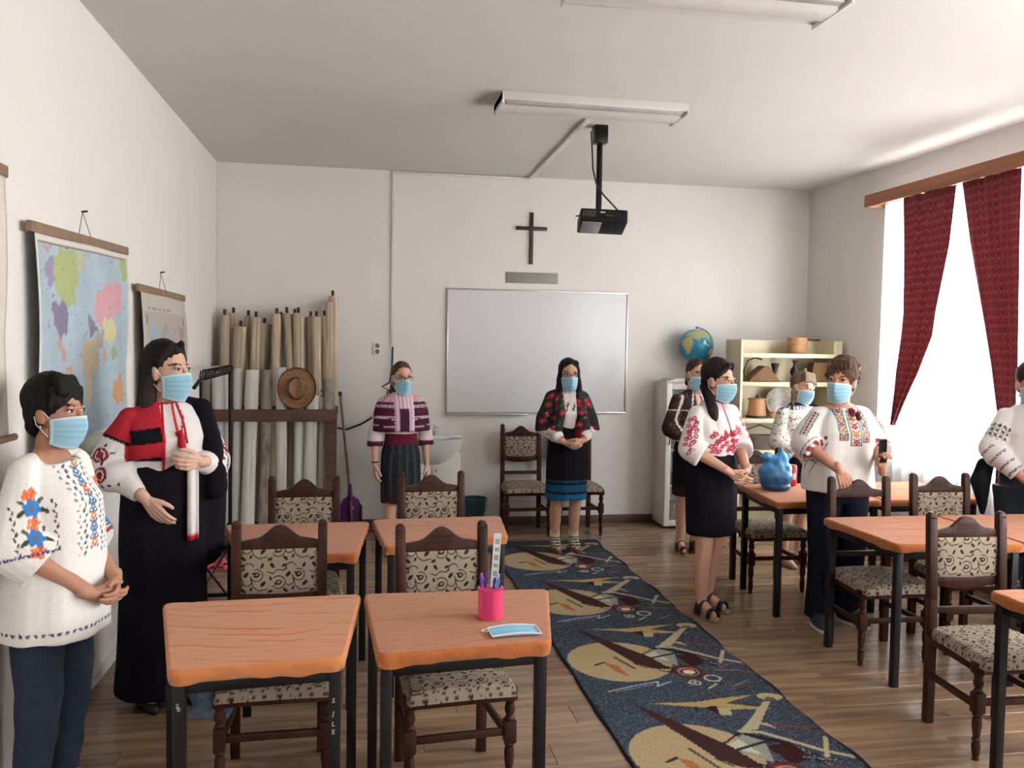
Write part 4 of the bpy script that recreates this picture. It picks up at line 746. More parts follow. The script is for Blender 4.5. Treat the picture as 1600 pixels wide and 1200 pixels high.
# blue bag, red can
BAG = mat('blue_plastic_film', (.25,.55,.80), .25, color2=(.42,.68,.86), vscale=9, transl=.35, bump=.6, bscale=14); BAGIN = mat('bag_contents', (.25,.30,.40), .5, var=.4, vscale=9)

t = thing('red_can', 'red drink can standing right of the blue bag', 'can', (3.17, 5.90, .778)); obj('can_body', B().lathe([(.026,0),(.033,.008),(.033,.14),(.028,.15)], n=24), mat('can_red', (.78,.08,.10), .3, .3), t); obj('can_lid', B().lathe([(.028,.148),(.028,.153),(.0,.15)], n=24), ALU, t); obj('white_swirl', B().box((0,-.0325,.07), (.02,.003,.05)), WHITE, t, bevel=.001)
b = B(); b.grid(lambda s, q: (-.08+.16*s+.012*math.sin(q*11), -.015*math.cos(s*9+q*5)-.02*q, -.17*q+.012*math.sin(s*7)), 26, 20)
o = obj('denim_cloth', b, mat('denim', (.36,.43,.52), .95, var=.3, vscale=20, bump=.4, bscale=60), solid=.012); o.location = (-.55, 3.52, .47); tag(o, 'crumpled blue grey cloth hanging at the front left chair seat', 'cloth')
# ---------------------------------------------------------------- people
def remesh(b, vox, it=4, fac=.5):
    me = b.mesh('tmp'); o = bpy.data.objects.new('tmp', me); COL.objects.link(o)
    m = o.modifiers.new('r', 'REMESH'); m.mode = 'VOXEL'; m.voxel_size = vox
    if it: q = o.modifiers.new('s', 'SMOOTH'); q.factor = fac; q.iterations = it
    r = bpy.data.meshes.new_from_object(o.evaluated_get(bpy.context.evaluated_depsgraph_get()))
    bpy.data.objects.remove(o); bpy.data.meshes.remove(me); return r
def arrays(me):
    n = len(me.vertices); co = np.empty(n*3); me.vertices.foreach_get('co', co); return co.reshape(-1, 3)
def merge(meshes, name):
    bm = bmesh.new()
    for m in meshes: bm.from_mesh(m); bpy.data.meshes.remove(m)
    me = bpy.data.meshes.new(name); bm.to_mesh(me); bm.free(); return me
def folds(me, amp, k=30, seed=0, zs=.18, fn=None):
    rng = np.random.RandomState(seed); co = arrays(me); n = len(co); no = np.empty(n*3); me.vertices.foreach_get('normal', no); no = no.reshape(-1, 3); d = np.zeros(n)
    for i in range(7):
        v = rng.randn(3)*k; v[2] *= zs; ph = rng.rand()*6.3; d += np.sin(co@v+ph+.8*np.sin(co@(rng.randn(3)*8)))
    d = d/7*1.6; a = amp if fn is None else amp*fn(co); co = co+no*(d*a)[:, None]; me.vertices.foreach_set('co', co.ravel()); me.update()
SKIN = mat('skin', None, .55, col=True, var=.05, vscale=40, spec=.35, bump=.03, bscale=200); CLOTH = mat('woven_cotton', None, .9, col=True, var=.05, vscale=80, spec=.15, bump=.12, bscale=350)
DKC = mat('dark_cloth', None, .95, col=True, var=.15, vscale=60, spec=.12, bump=.1, bscale=250); HAIR = mat('hair', None, .6, col=True, var=.45, vscale=50, stretch=(2.4,2.4,.35), spec=.16, bump=.6, bscale=130)
EYEM = mat('eye', None, .15, col=True, var=0); DENIM = mat('dark_denim', None, .9, col=True, var=.18, vscale=50, bump=.15, bscale=300)
LEATH = mat('black_leather', (.05,.045,.05), .4, var=.2)
def V3(p, s=1): return Vector(p)*s
def armuv(co, pts, ref):
    best = np.full(len(co), 9.); U = np.zeros(len(co)); Vv = np.zeros(len(co)); base = 0; ref = np.array(ref, float)
    for a, c in zip(pts, pts[1:]):
        a, c = np.array(a), np.array(c); d = c-a; L = np.linalg.norm(d); d /= L; t = np.clip((co-a)@d, 0, L); rel = co-a-t[:, None]*d; dist = np.linalg.norm(rel, axis=1)
        r = ref-d*(ref@d); r /= np.linalg.norm(r); sd = np.cross(d, r); u = np.arctan2(rel@sd, rel@r)*np.maximum(dist, .03)
        clip = ((co-a)@d < 0) | ((co-a)@d > L); u = np.where(clip, 9., u)
        k = dist < best; best[k] = dist[k]; U[k] = u[k]; Vv[k] = (base+t)[k]; base += L
    far = best > .17; U[far] = 9; Vv[far] = -9; return U, Vv, best
class Person:
    def __init__(s, label, loc, yaw, H, skin='c79c86', head=(0,0,0), arms=None, feet=((-.085,0,0),(.085,0,0)), near=False, wid=1.0, cat='person', lean=0.0, hcy=0):
        s.s = k = H/1.65; s.near = near; s.t = thing('person', label, cat, loc, yaw); s.vox = .0065 if near else .010
        s.sh = {'R': V3((-.148*wid,.008,1.318), k), 'L': V3((.148*wid,.008,1.318), k)}; s.arms = {q: (V3(a[0], k), V3(a[1], k)) for q, a in arms.items()}
        piv = V3((0,.005,1.43), k); hy, hp, hr = head
        s.HM = Matrix.Translation(piv) @ Euler((hp, hr, hy), 'XYZ').to_matrix().to_4x4() @ Matrix.Translation(V3((0,-.02,.108), k)) @ Matrix.Scale(k*1.05, 4)
        b = B()
        b.loft([(z*k, rx*k*wid, ry*k, 0, cy*k) for z, rx, ry, cy in ((.80,.10,.09,0),(.86,.14,.10,.01),(.93,.145,.105,.012),(1.03,.11,.082,0),(1.12,.11,.08,-.0),(1.22,.125,.09,-.0),(1.31,.13,.08,.005),(1.365,.085,.06,.01),(1.40,.052,.05,.01))])
        b.cap(V3((0,.012,1.36), k), V3((0,-.002,1.47), k), .050*k, .048*k)
        for q, sg in (('R', -1), ('L', 1)):
            E, W = s.arms[q]; b.cap(V3((sg*.05,.01,1.365), k), s.sh[q], .035*k, .042*k); b.cap(s.sh[q], E, .044*k, .038*k); b.cap(E, E.lerp(W, .35), .040*k, .038*k); b.cap(E.lerp(W, .35), W, .038*k, .026*k)
            fx, fy, fr = feet[0 if sg < 0 else 1]; hip = V3((sg*.085*wid,.01,.87), k); an = V3((fx,fy+.03,.085), k); kn = (hip+an)/2+V3((0,-.03,.01), k); kn.z = .47*k
            b.cap(hip, kn, .082*k*wid, .056*k); b.cap(kn, kn.lerp(an, .35)+V3((0,.014,0), k), .052*k, .054*k); b.cap(kn.lerp(an, .35)+V3((0,.014,0), k), an, .052*k, .036*k)
            toe = an+V3((math.sin(fr)*.13,-math.cos(fr)*.13,-.05), k); b.cap(an, toe, .038*k, .024*k); b.cap(an+V3((0,.02,-.045), k), toe, .032*k, .024*k)
        meshes = [remesh(b, s.vox, 5)]
        # head with face
        b = B(s.HM)
        b.ell((0,.012,.025), (.074,.092,.094), n=32, m=20); b.ell((0,-.020,-.030), (.060,.070,.088), n=32, m=20); b.ell((0,-.062,-.098), (.028,.028,.024)); b.cap((-.045,-.01,-.07), (0,-.05,-.10), .026, .022); b.cap((.045,-.01,-.07), (0,-.05,-.10), .026, .022)
        b.cap((0,-.086,.012), (0,-.108,-.026), .0075, .0125); b.ell((-.011,-.098,-.030), (.009,.011,.008)); b.ell((.011,-.098,-.030), (.009,.011,.008)); b.cap((-.036,-.078,.022), (.036,-.078,.022), .010, .010)
        for sg in (-1, 1): b.ell((sg*.036,-.056,-.03), (.020,.018,.020)); b.ell((sg*.075,.008,-.012), (.009,.019,.032), (0,sg*.12,0)); b.cap((sg*.071,.0,-.035), (sg*.068,-.004,-.03), .008, .008)
        b.cap((0,-.076,-.066), (0,-.088,-.062), .016, .008); b.cap((0,.01,-.06), (0,.022,-.14), .050, .052)
        meshes.append(remesh(b, .0035 if near else .0055, 3))
        s.wr = {}
        for q in 'RL':
            if len(arms[q]) < 4: continue
            d, th, curl = arms[q][2], arms[q][3], arms[q][4]; meshes.append(s.hand(arms_w := s.arms[q][1], d, th, curl, -1 if q == 'R' else 1, near))
        me = merge(meshes, 'body'); inv = s.HM.inverted(); sk = skin
        def fn(co, no):
            h = np.c_[co, np.ones(len(co))] @ np.array(inv).T; x, y, z = h[:, 0], h[:, 1], h[:, 2]; P = Paint(x, z, sk); hd = (z > -.13) & (y < .03) & (abs(x) < .09); P.mask = hd & (y < -.03)
            P.ell(0,-.03,.02,.02, sk); br = '3a2a24'
            for sg in (-1, 1): P.line([(sg*.018,.026),(sg*.034,.033),(sg*.052,.026)], .007, br)
            P.ell(0,-.068,.024,.009,'a8615a'); return P.c
        paint_mesh(me, fn); s.body = put('body', me, SKIN, s.t, 180)
        for sg in (-1, 1):
            b = B(s.HM); b.ell((sg*.032,-.0775,.008), (.0150,.0105,.0070), (0,0,sg*.25), n=24, m=16); m_ = b.mesh('eye'); c0 = s.HM @ Vector((sg*.032,-.087,.008))
            def ef(co, no, c0=c0):
                d = np.linalg.norm(co-np.array(c0), axis=1); c = np.tile(srgb('d8d0ca'), (len(co), 1)); c[d < .0085*s.s] = srgb('3a2418'); c[d < .0035*s.s] = srgb('0a0808'); return c
            paint_mesh(m_, ef); put('eye', m_, EYEM, s.t, 180); b = B(s.HM); b.tube([(sg*(.032+.0165*math.cos(a)), -.0835+.004*abs(math.cos(a)), .008+.0078*math.sin(a)) for a in [PI*i/8 for i in range(9)]], .0024, 6); obj('eyelash', b, DARK, s.t)
    def hand(s, W, d, th, curl, side, near):
        k = s.s; b = B(); d = Vector(d).normalized(); th = Vector(th); th = (th-d*th.dot(d)).normalized(); n = d.cross(th)*(1 if side > 0 else -1); P = W
        def at(a, c, e=0): return P+(d*a+th*c+n*e)*k
        b.cap(at(-.03,0), at(.012,0), .026*k, .024*k)
        for i, (ln, off) in enumerate(((.070,.029),(.078,.010),(.073,-.009),(.057,-.027))):
            kn = (.088,.091,.087,.080)[i]; b.cap(at(.012,off*.55), at(kn,off), .0135*k, .0108*k); p = at(kn,off); dd = d.copy(); cu = curl*(1+.08*i)
            for sl, q, r0, r1 in ((.46,.55,.0098,.009),(.30,.75,.009,.0082),(.24,.5,.0082,.007)):
                ax = th; dd = (Matrix.Rotation(-cu*q*(1 if n.dot(d.cross(th)) > 0 else -1), 3, ax) @ dd); e = p+dd*ln*sl*k; 
                b.cap(p, e, r0*k, r1*k, 10); p = e
        p = at(.02,.018); q = at(.055,.045,.012); b.cap(p, q, .015*k, .012*k); r = q+(d*.85+th*.25+n*.35).normalized()*.030*k; b.cap(q, r, .0115*k, .010*k); b.cap(r, r+(d*.9+n*.45-th*.1).normalized()*.024*k, .010*k, .008*k)
        return remesh(b, .0032 if near else .005, 2)
    def garment(s, name, b, paint, m=None, vox=None, it=4, fold=.004, fk=30, seed=0, zs=.18, fn=None, label=None):
        me = remesh(b, vox or s.vox, it)
        if fold: folds(me, fold, fk, seed, zs, fn)
        paint_mesh(me, paint if callable(paint) else (lambda co, no: np.tile(srgb(paint), (len(co), 1))))
        o = put(name, me, m or CLOTH, s.t, 180)
        if label: o['label'] = label
        return o
    def rings(s, L): return [(z*s.s, rx*s.s, ry*s.s, cx*s.s, cy*s.s) for z, rx, ry, cx, cy in L]
    def sleeve(s, b, q, R, end=1.0, flat=True, puff=None):     # R: radii at shoulder, elbow, end; end: 0..1 shoulder-elbow, 1..2 elbow-wrist
        S0, (E, W) = s.sh[q], s.arms[q]; k = s.s; r0, r1, r2 = (x*k for x in R); r0 = min(r0, .057*k); r1 *= .9; r2 *= .93; inn = Vector((S0.x*.42, .01, S0.z+.030*k)); b.cap(inn, S0, r0*.62, r0)
        if end <= 1: b.chain([(S0, r0), (S0.lerp(E, end), r2)], flat)
        else: b.cap(S0, E, r0, r1); b.chain([(E, r1), (E.lerp(W, end-1), r2)], flat)
    def mask(s, h=1.0):
        b = B(s.HM); nu, nv = 34, 22
        def P(u, v):
            th = (u-.5)*2*1.25; a = abs(th/1.25); z = -.007-.127*v; zc = -.062; z = zc+(z-zc)*(1-.30*a**2)
            r = .108+.022*math.sin(PI*min(1, .12+v*1.05))*(1-a*.7)+.014*math.exp(-(th/.25)**2)*max(0, 1-v*1.6)+.0025*((v*7) % 1)*(.15 < v < .85)
            r -= .05*max(0, v-.78)*(1-.3*a)*2
            return (.0735*math.sin(th)*(1-.12*v*v), .010-r*math.cos(th)*(1-.05*a)-.004*a, z)
        b.grid(P, nu, nv); me = b.mesh('m'); uu = np.tile(np.arange(nu+1)/nu, nv+1); vv = np.repeat(np.arange(nv+1)/nv, nu+1)
        paint_mesh(me, lambda co, no: Paint(uu, vv, '93bed2').rect(-1,2,.27,.30,'7bacc2').rect(-1,2,.44,.47,'7bacc2').rect(-1,2,.61,.64,'7bacc2').rect(-1,2,-1,.06,'d5dde0').rect(-1,2,.94,2,'b5d0da').rect(-1,.035,-1,2,'c5dbe2').rect(.965,2,-1,2,'c5dbe2').c)
        o = put('face_mask', me, mat('mask_fabric', None, .75, col=True, var=.04), s.t, 180, .0015)
        for sg in (-1, 1):
            b = B(s.HM); b.tube([(sg*.070,-.026,-.020),(sg*.078,-.005,.004),(sg*.081,.014,.014),(sg*.082,.030,-.005),(sg*.080,.018,-.045),(sg*.069,-.022,-.086)], .0017, 6); obj('ear_loop', b, MWH, o)
    def glasses(s, col=None):
        b = B(s.HM)
        for sg in (-1, 1): b.tube([(sg*.034+.027*math.cos(a)*(1-.1*abs(math.sin(a))), -.104+.10*abs(math.cos(a)*.027+0)**1.3+(.012 if math.cos(a)*sg > .5 else 0), .004+.018*math.sin(a)) for a in [2*PI*i/24 for i in range(25)]], .0022, 6)
        b.tube([(-.008,-.102,.008),(.008,-.102,.008)], .0022, 6)
        for sg in (-1, 1): b.tube([(sg*.061,-.090,.009),(sg*.078,-.02,.008),(sg*.082,.015,.0)], .002, 6)
        obj('glasses', b, DARK, s.t)
    def hair(s, fn, col, col2=None, vox=None, name='hair'):
        b = B(s.HM); fn(b); me = remesh(b, vox or (.0045 if s.near else .007), 3); folds(me, .0022, 170, 5, .25)
        def pc(co, no):
            c = np.tile(srgb(col), (len(co), 1)); h = np.c_[co, np.ones(len(co))] @ np.array(s.HM.inverted()).T
            if col2 is not None: w = np.clip((-h[:, 2]-.02)/.22, 0, 1)[:, None]; c = c*(1-w)+np.array(srgb(col2))*w
            return c
        paint_mesh(me, pc); return put(name, me, HAIR, s.t, 180)
    def shoes(s, kind='flat', m=None, sole=None, feet=((-.085,0,0),(.085,0,0))):
        k = s.s
        for fx, fy, fr in feet:
            T = Matrix.Translation(V3((fx,fy+.03,0), k)) @ Matrix.Rotation(fr, 4, 'Z') @ Matrix.Scale(k, 4); b = B(T)
            if kind in ('flat', 'sneaker', 'boot'):
                b.loft([(0,.036,.120,0,-.055),(.02,.040,.124,0,-.057),(.045,.037,.110,0,-.045)]); b.loft([(.03,.036,.105,0,-.042),(.07,.032,.06,0,.0) if kind != 'flat' else (.055,.034,.07,0,-.005)])
                if kind == 'sneaker': b.loft([(0,.040,.125,0,-.058),(.03,.043,.126,0,-.058),(.065,.041,.105,0,-.040),(.095,.040,.065,0,0)])
                if kind == 'boot': b.loft([(.03,.038,.07,0,0),(.16,.045,.055,0,.01)])
                me = remesh(b, .006, 3); paint_mesh(me, lambda co, no: np.tile(srgb(m), (len(co), 1))); o = put('shoe', me, mat('shoe_leather', None, .45, col=True, var=.15), s.t, 180)
                if sole:
                    b = B(T); b.loft([(0,.040,.126,0,-.056),(.020,.042,.128,0,-.057)]); obj('sole', b, mat('sole_white', (.85,.85,.84), .6), o)
                if kind == 'sneaker':
                    for q in range(4): b = B(T); b.tube([(-.022,-.06+.022*q,.062+.008*q),(.022,-.055+.022*q,.062+.008*q)], .003, 6); obj('lace', b, mat('sole_white'), o)
            else:
                b = B(T); b.loft([(0,.040,.124,0,-.056),(.022 if kind == 'sandal' else .01,.042,.126,0,-.056)]); 
                if kind == 'sandal': b.loft([(0,.036,.05,0,.01),(.04,.036,.055,0,.01)])
                o = obj('shoe_sole', b, mat('cork_sole', (.58,.47,.38), .8, var=.3, vscale=60), s.t, bevel=.004)
                for (yy, zz, rr, w_) in ((-.125,.052,.044,.020),(-.035,.088,.046,.018),(.0,.105,.046,.010)):
                    b = B(T); b.grid(lambda u, v: ((rr-.003)*math.cos(PI*u), yy-w_+2*w_*v, .015+(zz+.006)*math.sin(PI*u)**.8), 14, 3); obj('shoe_strap', b, LEATH, o, solid=.004)
def cap_hair(b, v=0.0, x=.083, y=.097, z=.096): b.ell((0,.027,.043), (x+v,y+v,z+v), n=32, m=20)
def braid(b, p0, p1, r, n=9, bend=(0,0,0)):
    p0, p1 = Vector(p0), Vector(p1)
    for i in range(n):
        t = i/(n-1); p = p0.lerp(p1, t)+Vector(bend)*math.sin(PI*t); rr = r*(1-.35*t); b.ell(p+Vector((rr*.3*(-1)**i, 0, 0)), (rr, rr*.9, rr*1.25), (0, .5*(-1)**i, 0), n=12, m=8)
    b.cap(p1, p1+Vector((0,0,-.05)), r*.5, r*.3)
def clasp(z, y=-.22, dx=.065, up=-.2): return {'R': ((-.215,-.01,1.08),(-dx-.02,y,z+.03),(.85,-.25,-.5),(.2,-.6,.75),.55), 'L': ((.215,-.01,1.08),(dx+.01,y-.012,z+.035),(-.85,-.35,-.45),(-.2,-.5,.8),.7)}
REDS, REDD = 'a8202c', '8e1a2a'
# --- woman in white blouse, jeans, front left
A = clasp(.86, -.25); A['R'] = ((-.225,-.01,1.06),(-.06,-.205,.86),(.75,-.5,-.35),(.1,-.5,.85),.6); A['L'] = ((.195,.03,1.06),(.075,-.215,.88),(-.7,-.5,-.45),(-.2,-.4,.9),.8)
p = Person('person in jeans and a white blouse with blue and orange flowers on the sleeve', (-1.125, 3.52, 0), 1.22, 1.62, 'ad7d66', (.0,.05,0), A, near=True, wid=1.0)
b = B(); b.loft(p.rings([(.685,.213,.183,0,0),(.71,.213,.183,0,0),(.83,.203,.175,0,0),(.95,.19,.165,0,-.01),(1.08,.18,.16,0,-.015),(1.20,.175,.15,0,-.02),(1.275,.155,.118,0,-.005),(1.325,.128,.090,0,0),(1.35,.105,.088,0,-.008)]))
for q in 'RL': p.sleeve(b, q, (.085,.105,.112), 1.33)
def w1(co, no):
    P = Paint(co[:, 0], co[:, 2], 'e6e3df'); ends = {q: p.arms[q][0].lerp(p.arms[q][1], .33) for q in 'RL'}; body = (abs(co[:, 0]) < .135) & (no[:, 1] < -.1)
    P.mask = body
    for i in range(10): z = 1.32-.033*i; P.ell(.018, z-.016, .009, .005, '49604a', .6); P.ell(-.018, z-.016, .009, .005, '49604a', -.6); P.flower(0, z, .019, '4a78a8' if i % 3 else 'c96a48', 'e8d9c0')
    for i in range(18):
        z = 1.33-.020*i
        for sg in (-1, 1): P.ell(sg*.045+.004*(-1)**i, z, .006, .008, '4a5470', .5*sg); P.ell(sg*.072+.004*(-1)**i, z, .004, .006, '6a7086', .5)
    P.mask = (co[:, 2] < .76*p.s) & (no[:, 2] > -.6)
    a = np.arctan2(co[:, 1], co[:, 0]); P.u = a*.2
    for i in range(50): P.ell(-.63+.0255*i, .715, .009, .006, '4c4f62', .5*(-1)**i)
    for q in 'RL':
        L = (ends[q]-p.sh[q]).length; u, v, d = armuv(co, [p.sh[q], ends[q]], (-.62 if q == 'R' else .62,-.78,0)); P.u, P.v, P.mask = u, v, (d > .04) & (abs(co[:, 0]) > .13) & (d < .15)
        for cy, cx in ((.085,.0), (.190,.004), (.290,.012)):
            for i in range(9): P.flower(cx+.018*math.cos(i*2.4)*(i/9)**.5*1.3, cy+.016*math.sin(i*2.4)*(i/9)**.5*1.3, .011, ['cf6036','c9582e','d9744a'][i % 3], 'e8b080')
        for cy, cx in ((.136,.002), (.240,.008)):
            for q_ in (-1, 1): P.ell(cx+q_*.042, cy+.012, .022, .008, '3a4a36', .5*q_); P.ell(cx+q_*.034, cy-.026, .016, .007, '4d5c3e', -.6*q_)
            P.flower(cx, cy, .036, '3f78b4', '6a6a70', 6)
        for sg in (-1, 1):
            for i in range(10): P.ell(sg*.080+.005*(-1)**i, .12+.019*i, .005, .009, '3c3f4c', .6*(-1)**i)
        for i in range(-24, 25): P.ell(.016*i, L-.032, .008, .005, '43486a', .5*(-1)**i)
    return P.c
p.garment('blouse', b, w1, vox=.0062, fold=.010, fk=24, seed=1)
b = B()
for sg in (-1, 1): b.tube([V3((sg*.085,.01,.80),p.s), V3((sg*.088,-.005,.47),p.s), V3((sg*.085,.035,.085),p.s)], [.100,.082,.060], 20)
b.loft(p.rings([(.74,.15,.12,0,.01),(.90,.15,.12,0,.01)])); p.garment('jeans', b, lambda co, no: Paint(co[:, 0], co[:, 2], '232f42').c, DENIM, fold=.005, fk=24, zs=1.2, seed=3)
p.mask(); p.shoes('flat', 'a58f86')
def h1(b):
    cap_hair(b, .004, .086, .100, .098); b.ell((0,.050,.0), (.078,.068,.085)); b.ell((0,.062,-.055), (.062,.045,.05))
    for i in range(7): a = -.05+.018*i; b.cap((-.045+.012*i,-.035,.118), (-.076+.020*i,-.072+.002*i,.078-.003*i), .020, .010)
    for sg in (-1, 1): b.cap((sg*.068,-.035,.08), (sg*.080,-.036,.020), .018, .009); b.cap((sg*.078,.035,.04), (sg*.074,.045,-.05), .022, .012)
p.hair(h1, '1b1517'); b = B(p.HM); b.ell((-.080,.002,-.052), (.004,.004,.006)); obj('earring', b, ALU, p.t)
b = B(); b.tube([V3((.062*math.sin(a)*1.0,-.058-.052*math.cos(a)*.4-.012,1.400-.028*math.cos(a)**2),p.s) for a in [-.9+.12*i for i in range(16)]], .001, 5); b.ell(V3((0,-.097,1.372),p.s), (.004,.002,.006)); obj('necklace', b, mat('gold', (.8,.6,.3), .3, 1), p.t)
# --- woman in long black cloak
A = {'R': ((-.245,.02,1.11),(-.135,-.17,.985),(.55,-.25,-.80),(.45,-.65,.35),.35), 'L': ((.215,-.01,1.10),(.095,-.205,1.135),(-.85,-.45,.05),(-.1,-.3,.95),.9)}
p = Person('person with long dark hair and a long black cloak over a red trimmed blouse', (-.915, 4.46, 0), .50, 1.75, 'c9a08c', (.55,.0,0), A, near=True)
b = B(); b.loft(p.rings([(.98,.15,.12,0,0),(1.05,.155,.13,0,-.01),(1.15,.165,.14,0,-.015),(1.24,.175,.145,0,-.02),(1.32,.165,.11,0,-.005),(1.375,.12,.08,0,0),(1.40,.075,.065,0,0)]))
for q in 'RL': p.sleeve(b, q, (.082,.098,.045), 1.86); b.ell(p.arms[q][0].lerp(p.arms[q][1], .25), (.095,.10,.085))
def w2(co, no):
    P = Paint(co[:, 0], co[:, 2], 'dcd6d4'); k = p.s; P.mask = (abs(co[:, 0]) < .19*k) & (co[:, 2] > 1.06*k)
    d = co[:, 2]/k+co[:, 0]/k*-.15; x = co[:, 0]/k
    sel = (x < -.045) & (co[:, 2]/k > 1.14) & (co[:, 2]/k < 1.44); P.on(sel, 'b42a36'); P.on(sel & (d > 1.235) & (d < 1.30), '17141a'); P.on(sel & (d < 1.17), '17141a'); P.on((abs(x+.05) < .007) & (no[:, 1] < 0), 'c02030'); P.on((abs(x-.012) < .005) & (no[:, 1] < 0) & (co[:, 2] > 1.2*k), 'c02030')
    P.u, P.v = x, co[:, 2]/k; P.mask = no[:, 1] < 0; P.poly([(.0,1.27),(.04,1.25),(.045,1.21),(.01,1.205)], 'b01e2e'); P.line([(.03,1.40),(.05,1.33),(.03,1.27)], .009, 'c02030'); P.line([(-.05,1.39),(.05,1.40)], .010, 'c02030')
    for q in 'RL':
        u, v, dd = armuv(co, [p.sh[q], p.arms[q][0], p.arms[q][1]], (-1 if q == 'R' else 1,-.7,0)); P.u, P.v, P.mask = u, v, (abs(x) > .17) | (co[:, 1] < -.15*k)
        P.mask &= dd < .16; P.on((v < .10) & (q == 'R'), 'b42a36'); P.on((v > .10) & (v < .115), '17141a')
        for cy in (.20, .30): P.ell(0, cy, .040, .036, '8a2238'); P.ring(0, cy, .022, .006, 'dcd6d4'); P.ell(.045, cy+.03, .012, .006, '2a2226', .5); P.ell(-.045, cy-.03, .012, .006, '2a2226', .5)
        for i in range(9): P.ell(.02*math.sin(i*2), .15+.03*i, .006, .010, '2a2226', i)
        P.on(v > .50*p.s, 'c62434')
    return P.c
p.garment('blouse', b, w2, vox=.0065, fold=.009, fk=30, seed=5)
b = B(); k = p.s
b.loft(p.rings([(.055,.215,.185,.0,.02),(.30,.20,.17,0,.02),(.65,.192,.16,0,.015),(.90,.195,.155,0,.0),(1.04,.19,.15,.0,-.005),(1.13,.175,.145,.01,.0)]))
b.chain([(V3((.075,.015,1.385),k), .042*k), (V3((.150,.012,1.34),k), .068*k), (V3((.195,.015,1.12),k), .100*k), (V3((.165,.03,.7),k), .11*k)], False); b.loft(p.rings([(1.0,.19,.07,.02,.10),(1.25,.185,.06,.01,.085),(1.37,.14,.045,.01,.06)]))
b.chain([(V3((.16,-.02,1.36),k), .05*k), (V3((.18,-.10,1.2),k), .05*k), (V3((.19,-.11,1.0),k), .06*k)])
p.garment('cloak', b, '15131a', DKC, vox=.009, fold=.012, fk=22, zs=.08, seed=2, fn=lambda co: np.clip(1.6-co[:, 2], .25, 1))
b = B(); b.grid(lambda u, v: ((.045+.05*u)*k, (-.175-.012*math.sin(u*6))*k, (.78+.34*v)*k), 8, 20); me = b.mesh('w'); paint_mesh(me, lambda co, no: np.where((co[:, 2] < .80*k)[:, None], np.array(srgb('c02030')), np.array(srgb('dcd8d6')))); put('white_sash', me, CLOTH, p.t, 180, .006)
rng = random.Random(2); b = B()
for i in range(26): t_ = i/25; b.ell(V3((-.052+.0*t_, -.150+.05*max(0,t_-.6), 1.13+.26*t_),k), (.007,.007,.007), n=8, m=6)
for i in range(20): t_ = i/19; b.ell(V3((.05-.03*t_, -.158+.055*max(0,t_-.5)*2, 1.22+.17*t_),k), (.006,.006,.006), n=8, m=6)
o = obj('red_pompom_trim', b, mat('red_wool', (.72,.06,.12), .9), p.t); o['kind'] = 'stuff'; b = B(); b.cap(V3((.02,-.165,1.27),k), V3((.025,-.175,1.20),k), .010, .016); obj('red_tassel', b, mat('red_wool'), p.t)
p.mask(); p.shoes('flat', '131114')
def h2(b):
    cap_hair(b, .0, .083, .097, .098)
    for sg in (-1, 1): b.cap((sg*.055,.03,.05), (sg*.074,.04,-.08), .032, .034); b.cap((sg*.074,.04,-.08), (sg*.080,.035,-.19), .036, .030); b.cap((sg*.03,-.045,.118), (sg*.076,-.018,.04), .014, .016)
    b.cap((0,.06,.03), (0,.085,-.15), .07, .065); b.cap((-.03,.075,-.15), (-.045,.07,-.24), .055, .035); b.cap((.03,.075,-.15), (.04,.08,-.22), .05, .03)
    b.cap((-.072,.03,-.15), (-.085,-.03,-.23), .028, .012)
p.hair(h2, '211819', '4a3d3b')
# --- girl in maroon cape with glasses
A = {'R': ((-.215,.02,1.06),(-.225,-.02,.80),(0,-.15,-1),(.2,-1,0),.6), 'L': ((.215,.02,1.06),(.225,-.02,.80),(0,-.15,-1),(-.2,-1,0),.5)}
p = Person('person with glasses in a maroon striped cape and dark skirt by the washbasin', (.375, 7.28, 0), .16, 1.60, 'c69c88', (.12,.05,0), A)
b = B(); b.loft(p.rings([(1.0,.13,.10,0,0),(1.08,.135,.105,0,0),(1.2,.155,.12,0,-.01),(1.3,.155,.10,0,0),(1.37,.12,.07,0,0),(1.41,.06,.055,0,0)]))
for q in 'RL': p.sleeve(b, q, (.065,.075,.080), 1.42)
def g1s(co, no):
    P = Paint(co[:, 0], co[:, 2], 'cdbfc2')
    for q in 'RL':
        u, v, d = armuv(co, [p.sh[q], *p.arms[q]], (0,-1,0)); P.u, P.v, P.mask = u, v, abs(co[:, 0]) > .15; P.on((v > .325) & (v < .385), '4a1f30'); P.on(v > .40, '2a1820')
    return P.c
p.garment('blouse', b, g1s, fold=.005, seed=8)
b = B(); b.loft(p.rings([(1.085,.255,.160,0,-.005),(1.15,.245,.157,0,-.008),(1.25,.235,.145,0,-.006),(1.32,.215,.115,0,.003),(1.37,.155,.09,0,.005),(1.405,.08,.066,0,.003),(1.435,.06,.056,0,0)]))
def g1c(co, no):
    k = p.s; x, z = co[:, 0]/k, co[:, 2]/k; P = Paint(x, z, '45182c'); fr = no[:, 1] < .2
    for zz in (1.30,1.285,1.205,1.19,1.125): P.on(abs(z-zz+.0*x-.05*abs(x)) < .0045, 'b9a5ae')
    P.on(z > 1.335, 'c4a0ac'); P.on((z > 1.335) & (np.sin(np.arctan2(co[:, 1], co[:, 0])*17) > .3), 'b8808f'); P.on((abs(x) < .085) & fr, 'b08a9c'); P.on((abs(x) < .085) & fr & (np.sin(x*190) > .1), 'd8c6cc'); P.on((abs(x) < .04) & fr & (z < 1.28), '45203a'); P.on(z > 1.415, '17131a'); return P.c
p.garment('striped_cape', b, g1c, fold=.004, fk=55, zs=.05, seed=4)
b = B(); b.loft(p.rings([(.955,.143,.112,0,0),(1.065,.138,.108,0,0)])); p.garment('sash_belt', b, '5a1828', fold=.002)
